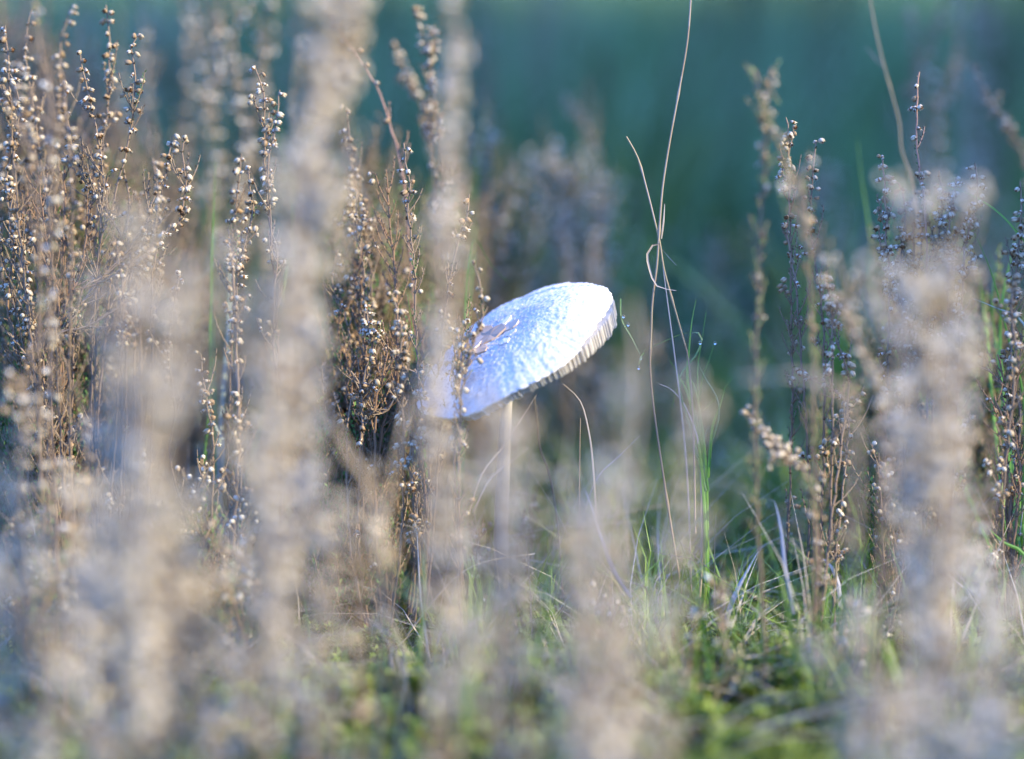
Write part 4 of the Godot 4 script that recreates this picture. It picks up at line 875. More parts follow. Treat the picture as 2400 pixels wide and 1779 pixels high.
	["dense brown heather tangle standing behind the tall capsule bush", "soft heather sprays behind the mushroom", "heather_thicket", [], [["tangle", [-0.2316,0.1625,-0.1229,-0.234,0.2088,-0.1294,-0.234,0.2454,-0.1346]], ["tangle", [-0.2291,0.1464,-0.151,-0.2301,0.1935,-0.1576,-0.2286,0.2308,-0.1628]], ["tangle", [-0.2366,0.1418,-0.1099,-0.2405,0.1879,-0.1164,-0.242,0.2243,-0.1215]]]],
	["dense brown heather tangle standing behind the slender three-tipped heather", "soft heather sprays behind the mushroom", "heather_thicket", [], [["tangle", [-0.0902,0.1654,-0.2041,-0.0877,0.2139,-0.211,-0.0928,0.2522,-0.2163]], ["tangle", [-0.0849,0.149,-0.2321,-0.0807,0.1983,-0.2391,-0.0844,0.2373,-0.2445]], ["tangle", [-0.0964,0.1437,-0.191,-0.0954,0.192,-0.1978,-0.102,0.2301,-0.2031]]]],
	["dense brown heather tangle standing behind the twiggy heather by the mushroom", "soft heather sprays behind the mushroom", "heather_thicket", [], [["tangle", [-0.0238,0.1334,-0.2501,-0.0318,0.1833,-0.2571,-0.0265,0.2227,-0.2627]], ["tangle", [-0.0172,0.1162,-0.278,-0.0237,0.1669,-0.2851,-0.0167,0.2069,-0.2907]], ["tangle", [-0.0306,0.1112,-0.2369,-0.0401,0.1608,-0.2439,-0.0364,0.2,-0.2494]]]],
	["dense brown heather tangle standing behind the twiggy heather by the mushroom", "soft heather sprays behind the mushroom", "heather_thicket", [], [["tangle", [-0.073,0.1336,-0.0987,-0.0755,0.1794,-0.1051,-0.0755,0.2155,-0.1102]], ["tangle", [-0.0679,0.1171,-0.1266,-0.0689,0.1637,-0.1332,-0.0674,0.2005,-0.1384]], ["tangle", [-0.0789,0.1134,-0.0857,-0.0828,0.1589,-0.0921,-0.0842,0.1949,-0.0972]]]],
	["dense brown heather tangle standing behind the tall capsule bush", "soft heather sprays behind the mushroom", "heather_thicket", [], [["tangle", [-0.1959,0.1195,-0.1977,-0.1934,0.168,-0.2045,-0.1985,0.2063,-0.2099]], ["tangle", [-0.1924,0.1023,-0.2256,-0.1882,0.1516,-0.2325,-0.1919,0.1905,-0.238]], ["tangle", [-0.2015,0.098,-0.1846,-0.2005,0.1463,-0.1913,-0.2072,0.1844,-0.1967]]]],
	["dense brown heather tangle standing behind the slender three-tipped heather", "soft heather sprays behind the mushroom", "heather_thicket", [], [["tangle", [-0.088,0.078,-0.0505,-0.0951,0.1227,-0.0568,-0.0903,0.158,-0.0617]], ["tangle", [-0.0833,0.0607,-0.0783,-0.0891,0.1062,-0.0847,-0.0828,0.1421,-0.0898]], ["tangle", [-0.0936,0.0587,-0.0377,-0.1021,0.1031,-0.0439,-0.0988,0.1382,-0.0488]]]],
	["dense brown heather tangle standing behind the twiggy heather by the mushroom", "soft heather sprays behind the mushroom", "heather_thicket", [], [["tangle", [-0.0733,0.0657,-0.0386,-0.0756,0.1102,-0.0449,-0.0756,0.1453,-0.0498]], ["tangle", [-0.0683,0.0482,-0.0665,-0.0693,0.0935,-0.0728,-0.0679,0.1292,-0.0779]], ["tangle", [-0.0789,0.0466,-0.0259,-0.0827,0.0908,-0.0321,-0.0841,0.1257,-0.037]]]],
	["leafy evergreen heather thicket standing behind the tall capsule bush", "soft heather sprays behind the mushroom", "heather_thicket", [], [["thicket", [-0.2998,0.1576,-0.1828,-0.3047,0.2056,-0.1896,-0.2983,0.2435,-0.1949]], ["thicket", [-0.2981,0.1412,-0.2108,-0.3015,0.19,-0.2177,-0.2935,0.2285,-0.2231]], ["thicket", [-0.3047,0.1363,-0.1697,-0.3111,0.184,-0.1764,-0.3062,0.2216,-0.1817]]]],
	["leafy evergreen heather thicket standing behind the tall capsule bush", "soft heather sprays behind the mushroom", "heather_thicket", [], [["thicket", [-0.2795,0.1603,-0.2034,-0.281,0.2088,-0.2102,-0.281,0.2471,-0.2156]], ["thicket", [-0.2773,0.1438,-0.2314,-0.2773,0.1931,-0.2383,-0.2757,0.2321,-0.2438]], ["thicket", [-0.2846,0.1387,-0.1903,-0.2877,0.1869,-0.1971,-0.2892,0.225,-0.2024]]]],
	["leafy evergreen heather thicket standing behind the tall capsule bush", "soft heather sprays behind the mushroom", "heather_thicket", [], [["thicket", [-0.2561,0.1576,-0.1626,-0.2483,0.205,-0.1693,-0.2546,0.2424,-0.1746]], ["thicket", [-0.2538,0.1412,-0.1906,-0.2443,0.1894,-0.1974,-0.2492,0.2275,-0.2028]], ["thicket", [-0.2612,0.1364,-0.1496,-0.2549,0.1836,-0.1562,-0.2627,0.2208,-0.1614]]]],
	["leafy evergreen heather thicket standing behind the tall capsule bush", "soft heather sprays behind the mushroom", "heather_thicket", [], [["thicket", [-0.2408,0.1297,-0.1991,-0.2488,0.1782,-0.2059,-0.2423,0.2165,-0.2113]], ["thicket", [-0.238,0.1127,-0.227,-0.2445,0.162,-0.2339,-0.2364,0.2009,-0.2394]], ["thicket", [-0.2461,0.1082,-0.186,-0.2556,0.1564,-0.1928,-0.2507,0.1945,-0.1981]]]],
	["leafy evergreen heather thicket standing behind the tall capsule bush", "soft heather sprays behind the mushroom", "heather_thicket", [], [["thicket", [-0.279,0.1143,-0.096,-0.2776,0.1601,-0.1024,-0.2776,0.1962,-0.1075]], ["thicket", [-0.2775,0.0974,-0.1239,-0.2745,0.1441,-0.1304,-0.2731,0.1809,-0.1356]], ["thicket", [-0.2837,0.0942,-0.083,-0.2837,0.1398,-0.0894,-0.2851,0.1757,-0.0945]]]],
	["leafy evergreen heather thicket standing behind the tall capsule bush", "soft heather sprays behind the mushroom", "heather_thicket", [], [["thicket", [-0.2542,0.0998,-0.0939,-0.2496,0.1456,-0.1004,-0.2557,0.1818,-0.1054]], ["thicket", [-0.2522,0.0827,-0.1218,-0.246,0.1293,-0.1284,-0.2508,0.1661,-0.1335]], ["thicket", [-0.259,0.0798,-0.081,-0.2558,0.1254,-0.0874,-0.2634,0.1613,-0.0925]]]],
	["leafy evergreen heather thicket standing behind the tall capsule bush", "soft heather sprays behind the mushroom", "heather_thicket", [], [["thicket", [-0.252,0.0667,-0.0085,-0.2564,0.1103,-0.0146,-0.2506,0.1448,-0.0195]], ["thicket", [-0.2505,0.0493,-0.0363,-0.2536,0.0938,-0.0426,-0.2462,0.1289,-0.0475]], ["thicket", [-0.2564,0.048,0.0042,-0.2622,0.0914,-0.0019,-0.2578,0.1257,-0.0067]]]],
	["leafy evergreen heather thicket standing behind the slender three-tipped heather", "soft heather sprays behind the mushroom", "heather_thicket", [], [["thicket", [-0.0949,0.1399,-0.2207,-0.0964,0.1889,-0.2276,-0.0964,0.2277,-0.2331]], ["thicket", [-0.0896,0.1229,-0.2487,-0.0896,0.1728,-0.2557,-0.088,0.2122,-0.2612]], ["thicket", [-0.1011,0.1181,-0.2076,-0.1042,0.1669,-0.2144,-0.1058,0.2054,-0.2198]]]],
	["leafy evergreen heather thicket standing behind the twiggy heather by the mushroom", "soft heather sprays behind the mushroom", "heather_thicket", [], [["thicket", [-0.0811,0.1439,-0.2516,-0.0729,0.1938,-0.2586,-0.0795,0.2332,-0.2641]], ["thicket", [-0.0754,0.1269,-0.2795,-0.0654,0.1776,-0.2866,-0.0705,0.2176,-0.2922]], ["thicket", [-0.0875,0.1217,-0.2384,-0.0809,0.1713,-0.2453,-0.0891,0.2104,-0.2508]]]],
	["leafy evergreen heather thicket standing behind the twiggy heather by the mushroom", "soft heather sprays behind the mushroom", "heather_thicket", [], [["thicket", [-0.0603,0.1297,-0.1991,-0.0683,0.1782,-0.2059,-0.0619,0.2165,-0.2113]], ["thicket", [-0.0545,0.1127,-0.227,-0.0611,0.162,-0.2339,-0.0529,0.2009,-0.2394]], ["thicket", [-0.0667,0.1082,-0.186,-0.0761,0.1564,-0.1928,-0.0713,0.1945,-0.1981]]]],
	["leafy evergreen heather thicket standing behind the twiggy heather by the mushroom", "soft heather sprays behind the mushroom", "heather_thicket", [], [["thicket", [-0.0413,0.1125,-0.2472,-0.0397,0.1623,-0.2542,-0.0397,0.2017,-0.2597]], ["thicket", [-0.035,0.0949,-0.275,-0.0318,0.1456,-0.2821,-0.0302,0.1856,-0.2877]], ["thicket", [-0.048,0.0904,-0.234,-0.048,0.14,-0.2409,-0.0495,0.1791,-0.2464]]]],
	["leafy evergreen heather thicket standing behind the twiggy heather by the mushroom", "soft heather sprays behind the mushroom", "heather_thicket", [], [["thicket", [-0.0783,0.1131,-0.1362,-0.0735,0.16,-0.1428,-0.0797,0.197,-0.148]], ["thicket", [-0.073,0.0961,-0.1641,-0.0667,0.1438,-0.1708,-0.0715,0.1814,-0.1761]], ["thicket", [-0.0842,0.0925,-0.1232,-0.081,0.1391,-0.1298,-0.0887,0.176,-0.1349]]]],
	["leafy evergreen heather thicket standing behind the slender three-tipped heather", "soft heather sprays behind the mushroom", "heather_thicket", [], [["thicket", [-0.094,0.0853,-0.0919,-0.0986,0.1311,-0.0983,-0.0925,0.1673,-0.1034]], ["thicket", [-0.0892,0.068,-0.1198,-0.0924,0.1146,-0.1263,-0.0847,0.1514,-0.1315]], ["thicket", [-0.0997,0.0654,-0.079,-0.1058,0.111,-0.0854,-0.1012,0.1469,-0.0905]]]],
	["leafy evergreen heather thicket standing behind the twiggy heather by the mushroom", "soft heather sprays behind the mushroom", "heather_thicket", [], [["thicket", [-0.0707,0.0792,-0.0708,-0.0722,0.1245,-0.0772,-0.0722,0.1602,-0.0822]], ["thicket", [-0.0656,0.0618,-0.0987,-0.0656,0.1079,-0.1052,-0.0642,0.1443,-0.1103]], ["thicket", [-0.0765,0.0596,-0.058,-0.0794,0.1046,-0.0643,-0.0808,0.1401,-0.0693]]]],
	["leafy evergreen heather thicket standing behind the slender three-tipped heather", "soft heather sprays behind the mushroom", "heather_thicket", [], [["thicket", [-0.0836,0.0629,-0.0282,-0.0763,0.1071,-0.0344,-0.0822,0.142,-0.0393]], ["thicket", [-0.0789,0.0454,-0.056,-0.0701,0.0904,-0.0623,-0.0746,0.1259,-0.0673]], ["thicket", [-0.0892,0.044,-0.0154,-0.0833,0.0879,-0.0216,-0.0906,0.1226,-0.0264]]]],
	["leafy evergreen heather thicket standing behind the slender three-tipped heather", "soft heather sprays behind the mushroom", "heather_thicket", [], [["thicket", [-0.0961,0.0483,-0.0059,-0.1033,0.092,-0.012,-0.0975,0.1264,-0.0169]], ["thicket", [-0.0917,0.0306,-0.0337,-0.0976,0.0751,-0.04,-0.0903,0.1102,-0.0449]], ["thicket", [-0.1015,0.0298,0.0068,-0.11,0.0731,0.0007,-0.1056,0.1074,-0.0041]]]],
	["leafy evergreen heather thicket standing behind the twiggy heather by the mushroom", "soft heather sprays behind the mushroom", "heather_thicket", [], [["thicket", [-0.0852,0.1405,-0.1198,-0.0838,0.1868,-0.1264,-0.0838,0.2234,-0.1315]], ["thicket", [-0.0802,0.124,-0.1478,-0.0772,0.1712,-0.1545,-0.0757,0.2084,-0.1597]], ["thicket", [-0.0911,0.12,-0.1069,-0.0911,0.1661,-0.1133,-0.0926,0.2025,-0.1185]]]],
	["leafy evergreen heather thicket standing behind the twiggy heather by the mushroom", "soft heather sprays behind the mushroom", "heather_thicket", [], [["thicket", [-0.065,0.121,-0.1171,-0.0604,0.1673,-0.1236,-0.0665,0.2039,-0.1288]], ["thicket", [-0.0597,0.1042,-0.145,-0.0534,0.1513,-0.1517,-0.0581,0.1886,-0.1569]], ["thicket", [-0.071,0.1006,-0.1041,-0.0678,0.1467,-0.1106,-0.0754,0.1831,-0.1157]]]],
	["leafy evergreen heather thicket standing behind the slender three-tipped heather", "soft heather sprays behind the mushroom", "heather_thicket", [], [["thicket", [-0.0881,0.103,-0.0742,-0.0926,0.1483,-0.0805,-0.0866,0.184,-0.0856]], ["thicket", [-0.0833,0.0861,-0.1021,-0.0865,0.1321,-0.1086,-0.0789,0.1685,-0.1137]], ["thicket", [-0.0938,0.0833,-0.0613,-0.0997,0.1283,-0.0676,-0.0952,0.1638,-0.0726]]]],
	["leafy evergreen heather thicket standing behind the slender three-tipped heather", "soft heather sprays behind the mushroom", "heather_thicket", [], [["thicket", [-0.0937,0.0638,-0.0485,-0.0951,0.1086,-0.0548,-0.0951,0.1439,-0.0597]], ["thicket", [-0.0891,0.0463,-0.0763,-0.0891,0.0918,-0.0827,-0.0876,0.1278,-0.0878]], ["thicket", [-0.0993,0.0446,-0.0357,-0.1021,0.0891,-0.0419,-0.1035,0.1242,-0.0469]]]],
	["leafy evergreen heather thicket standing behind the twiggy heather by the mushroom", "soft heather sprays behind the mushroom", "heather_thicket", [], [["thicket", [-0.0761,0.0509,-0.0164,-0.0689,0.0948,-0.0225,-0.0747,0.1295,-0.0274]], ["thicket", [-0.0713,0.0332,-0.0442,-0.0625,0.078,-0.0505,-0.067,0.1133,-0.0554]], ["thicket", [-0.0817,0.0322,-0.0036,-0.0759,0.0759,-0.0098,-0.0831,0.1103,-0.0146]]]],
	["leafy evergreen heather thicket standing behind the tall capsule bush", "soft heather sprays behind the mushroom", "heather_thicket", [], [["thicket", [-0.2843,0.1405,-0.1198,-0.2919,0.1868,-0.1264,-0.2858,0.2234,-0.1315]], ["thicket", [-0.2827,0.124,-0.1478,-0.289,0.1712,-0.1545,-0.2812,0.2084,-0.1597]], ["thicket", [-0.289,0.12,-0.1069,-0.2981,0.1661,-0.1133,-0.2934,0.2025,-0.1185]]]],
	["leafy evergreen heather thicket standing behind the tall capsule bush", "soft heather sprays behind the mushroom", "heather_thicket", [], [["thicket", [-0.2626,0.1307,-0.1185,-0.2611,0.1771,-0.125,-0.2611,0.2137,-0.1301]], ["thicket", [-0.2607,0.1141,-0.1464,-0.2577,0.1613,-0.1531,-0.2562,0.1985,-0.1583]], ["thicket", [-0.2674,0.1103,-0.1055,-0.2674,0.1564,-0.112,-0.2689,0.1928,-0.1171]]]],
	["leafy evergreen heather thicket standing behind the tall capsule bush", "soft heather sprays behind the mushroom", "heather_thicket", [], [["thicket", [-0.2372,0.1191,-0.0966,-0.2325,0.1649,-0.1031,-0.2386,0.2011,-0.1082]], ["thicket", [-0.2349,0.1023,-0.1246,-0.2287,0.149,-0.1311,-0.2334,0.1858,-0.1363]], ["thicket", [-0.2421,0.099,-0.0837,-0.2389,0.1445,-0.0901,-0.2464,0.1805,-0.0952]]]],
	["leafy evergreen heather thicket standing behind the tall capsule bush", "soft heather sprays behind the mushroom", "heather_thicket", [], [["thicket", [-0.2653,0.0921,-0.0525,-0.2699,0.1368,-0.0587,-0.2639,0.1721,-0.0637]], ["thicket", [-0.2638,0.075,-0.0803,-0.267,0.1206,-0.0867,-0.2595,0.1565,-0.0918]], ["thicket", [-0.2699,0.0727,-0.0396,-0.2758,0.1172,-0.0459,-0.2713,0.1523,-0.0508]]]],
	["leafy evergreen heather thicket standing behind the tall capsule bush", "soft heather sprays behind the mushroom", "heather_thicket", [], [["thicket", [-0.2411,0.0709,-0.0495,-0.2425,0.1156,-0.0558,-0.2425,0.1509,-0.0607]], ["thicket", [-0.2391,0.0535,-0.0773,-0.2391,0.099,-0.0837,-0.2377,0.135,-0.0888]], ["thicket", [-0.2458,0.0517,-0.0367,-0.2486,0.0961,-0.0429,-0.25,0.1312,-0.0479]]]],
	["leafy evergreen heather thicket standing behind the tall capsule bush", "soft heather sprays behind the mushroom", "heather_thicket", [], [["thicket", [-0.2739,0.0629,-0.0282,-0.2666,0.1071,-0.0344,-0.2725,0.142,-0.0393]], ["thicket", [-0.2727,0.0454,-0.056,-0.2638,0.0904,-0.0623,-0.2684,0.1259,-0.0673]], ["thicket", [-0.2783,0.044,-0.0154,-0.2724,0.0879,-0.0216,-0.2797,0.1226,-0.0264]]]],
	["leafy evergreen heather thicket standing behind the twiggy heather by the mushroom", "soft heather sprays behind the mushroom", "heather_thicket", [], [["thicket", [-0.0604,0.0591,-0.0478,-0.0678,0.1039,-0.0541,-0.0618,0.1392,-0.0591]], ["thicket", [-0.0552,0.0415,-0.0756,-0.0612,0.087,-0.082,-0.0537,0.123,-0.0871]], ["thicket", [-0.0662,0.04,-0.035,-0.0749,0.0844,-0.0413,-0.0704,0.1195,-0.0462]]]],
	["leafy evergreen heather thicket standing behind the twiggy heather by the mushroom", "soft heather sprays behind the mushroom", "heather_thicket", [], [["thicket", [-0.0352,0.1371,-0.3516,-0.0335,0.1897,-0.359,-0.0335,0.2311,-0.3648]], ["thicket", [-0.0284,0.1194,-0.3794,-0.025,0.1728,-0.3869,-0.0233,0.2149,-0.3929]], ["thicket", [-0.0422,0.1135,-0.3382,-0.0422,0.1658,-0.3456,-0.0439,0.2071,-0.3514]]]],
	["leafy evergreen heather thicket standing behind the mushroom cap", "soft heather sprays behind the mushroom", "heather_thicket", [], [["thicket", [-0.0095,0.1233,-0.3497,-0.0042,0.1758,-0.3571,-0.0112,0.2173,-0.3629]], ["thicket", [-0.0023,0.1054,-0.3775,0.0048,0.1588,-0.385,-0.0006,0.2009,-0.3909]], ["thicket", [-0.0167,0.0998,-0.3363,-0.0131,0.1521,-0.3436,-0.0217,0.1933,-0.3494]]]],
	["leafy evergreen heather thicket standing behind the heather under the arching blade", "soft heather sprays behind the mushroom", "heather_thicket", [], [["thicket", [0.2291,0.1265,-0.1482,0.2243,0.1737,-0.1548,0.2306,0.2109,-0.16]], ["thicket", [0.2396,0.1097,-0.1761,0.2363,0.1576,-0.1828,0.2442,0.1955,-0.1882]], ["thicket", [0.2213,0.1057,-0.1352,0.2151,0.1526,-0.1417,0.2198,0.1896,-0.1469]]]],
	["leafy evergreen heather thicket standing behind the heather under the arching blade", "soft heather sprays behind the mushroom", "heather_thicket", [], [["thicket", [0.2616,0.1223,-0.1779,0.26,0.1703,-0.1846,0.26,0.2081,-0.1899]], ["thicket", [0.2727,0.1052,-0.2058,0.2727,0.154,-0.2126,0.2743,0.1925,-0.218]], ["thicket", [0.2535,0.1011,-0.1648,0.2505,0.1488,-0.1715,0.2489,0.1865,-0.1768]]]],
	["leafy evergreen heather thicket standing behind the heather under the arching blade", "soft heather sprays behind the mushroom", "heather_thicket", [], [["thicket", [0.2744,0.0966,-0.1137,0.2821,0.1429,-0.1202,0.2759,0.1795,-0.1253]], ["thicket", [0.2857,0.0794,-0.1415,0.295,0.1265,-0.1482,0.2902,0.1637,-0.1534]], ["thicket", [0.2665,0.0764,-0.1007,0.2726,0.1224,-0.1072,0.265,0.1588,-0.1123]]]],
	["leafy evergreen heather thicket standing behind the heather under the arching blade", "soft heather sprays behind the mushroom", "heather_thicket", [], [["thicket", [0.2912,0.0757,-0.0905,0.2837,0.1215,-0.097,0.2897,0.1577,-0.1021]], ["thicket", [0.3028,0.0582,-0.1184,0.2966,0.1048,-0.1249,0.3043,0.1416,-0.1301]], ["thicket", [0.2832,0.0559,-0.0777,0.2742,0.1014,-0.0841,0.2788,0.1374,-0.0891]]]],
	["leafy evergreen heather thicket standing behind the heather under the arching blade", "soft heather sprays behind the mushroom", "heather_thicket", [], [["thicket", [0.2536,0.0553,-0.0675,0.2551,0.1006,-0.0738,0.2551,0.1364,-0.0789]], ["thicket", [0.2645,0.0376,-0.0953,0.2674,0.0836,-0.1018,0.2689,0.12,-0.1069]], ["thicket", [0.2459,0.0359,-0.0547,0.2459,0.0809,-0.061,0.2445,0.1165,-0.066]]]],
	["leafy evergreen heather thicket standing behind the heather under the arching blade", "soft heather sprays behind the mushroom", "heather_thicket", [], [["thicket", [0.2102,0.0299,-0.0033,0.2146,0.0736,-0.0095,0.2088,0.108,-0.0143]], ["thicket", [0.2203,0.0119,-0.0311,0.2262,0.0563,-0.0373,0.2217,0.0914,-0.0423]], ["thicket", [0.2029,0.0115,0.0094,0.2059,0.0549,0.0033,0.1988,0.0891,-0.0015]]]],
	["leafy evergreen heather thicket standing behind the paired heather spires", "soft heather sprays behind the mushroom", "heather_thicket", [], [["thicket", [0.1933,0.0516,-0.0871,0.1887,0.0974,-0.0936,0.1948,0.1336,-0.0987]], ["thicket", [0.2032,0.0336,-0.1149,0.2,0.0803,-0.1215,0.2076,0.1171,-0.1266]], ["thicket", [0.1859,0.0319,-0.0743,0.1798,0.0774,-0.0807,0.1844,0.1134,-0.0857]]]],
	["leafy evergreen heather thicket standing behind the slender three-tipped heather", "soft heather sprays behind the mushroom", "heather_thicket", [], [["thicket", [-0.1595,0.005,0.0608,-0.1609,0.047,0.0549,-0.1609,0.0802,0.0502]], ["thicket", [-0.1567,-0.0133,0.0331,-0.1567,0.0295,0.027,-0.1553,0.0633,0.0223]], ["thicket", [-0.1643,-0.0124,0.0733,-0.1669,0.0293,0.0674,-0.1683,0.0623,0.0628]]]],
	["leafy evergreen heather thicket standing behind the slender three-tipped heather", "soft heather sprays behind the mushroom", "heather_thicket", [], [["thicket", [-0.1474,-0.0064,0.123,-0.1407,0.034,0.1173,-0.1461,0.0659,0.1128]], ["thicket", [-0.1446,-0.0248,0.0953,-0.1365,0.0164,0.0895,-0.1407,0.049,0.0849]], ["thicket", [-0.1519,-0.0229,0.1354,-0.1466,0.0173,0.1297,-0.1532,0.049,0.1253]]]],
	["leafy evergreen heather thicket standing behind the tall capsule bush", "soft heather sprays behind the mushroom", "heather_thicket", [], [["thicket", [-0.2307,0.0149,0.12,-0.2374,0.0553,0.1143,-0.232,0.0872,0.1098]], ["thicket", [-0.2297,-0.0031,0.0922,-0.2351,0.0381,0.0864,-0.2283,0.0707,0.0818]], ["thicket", [-0.2347,-0.0017,0.1324,-0.2426,0.0384,0.1268,-0.2386,0.0701,0.1223]]]],
	["faint blurred wisp of tan heather in front of the mushroom stalk", "soft heather sprays in front of the mushroom", "heather_spray", [], [["veil", [-0.0047,0.0792,0.3129,-0.0037,0.1308,0.3056,-0.0009,0.1714,0.2999]]]],
	["faint blurred wisp of tan heather in front of the mushroom stalk", "soft heather sprays in front of the mushroom", "heather_spray", [], [["veil", [0.0037,0.0692,0.3345,0.0046,0.12,0.3274,0.0073,0.16,0.3217]]]],
	["faint blurred wisp of tan heather in front of the mushroom stalk", "soft heather sprays in front of the mushroom", "heather_spray", [], [["veil", [-0.0074,0.1179,0.4589,-0.0066,0.1636,0.4525,-0.0041,0.1995,0.4475]]]],
	["faint blurred wisp of tan heather in front of the mushroom stalk", "soft heather sprays in front of the mushroom", "heather_spray", [], [["veil", [-0.0008,0.1182,0.4892,0,0.1627,0.4829,0.0024,0.1977,0.478]]]],
	["faint blurred wisp of tan heather in front of the mushroom stalk", "soft heather sprays in front of the mushroom", "heather_spray", [], [["veil", [0.0347,0.1306,0.5076,0.0354,0.1743,0.5015,0.0378,0.2086,0.4967]]]],
	["faint blurred wisp of tan heather in front of the twiggy heather by the mushroom", "soft heather sprays in front of the mushroom", "heather_spray", [], [["veil", [-0.0189,0.1243,0.5085,-0.0181,0.168,0.5024,-0.0158,0.2023,0.4976]]]],
	["faint blurred wisp of tan heather in front of the slender three-tipped heather", "soft heather sprays in front of the mushroom", "heather_spray", [], [["veil", [-0.0693,0.0853,0.514,-0.0685,0.129,0.5079,-0.0662,0.1633,0.503]]]],
]
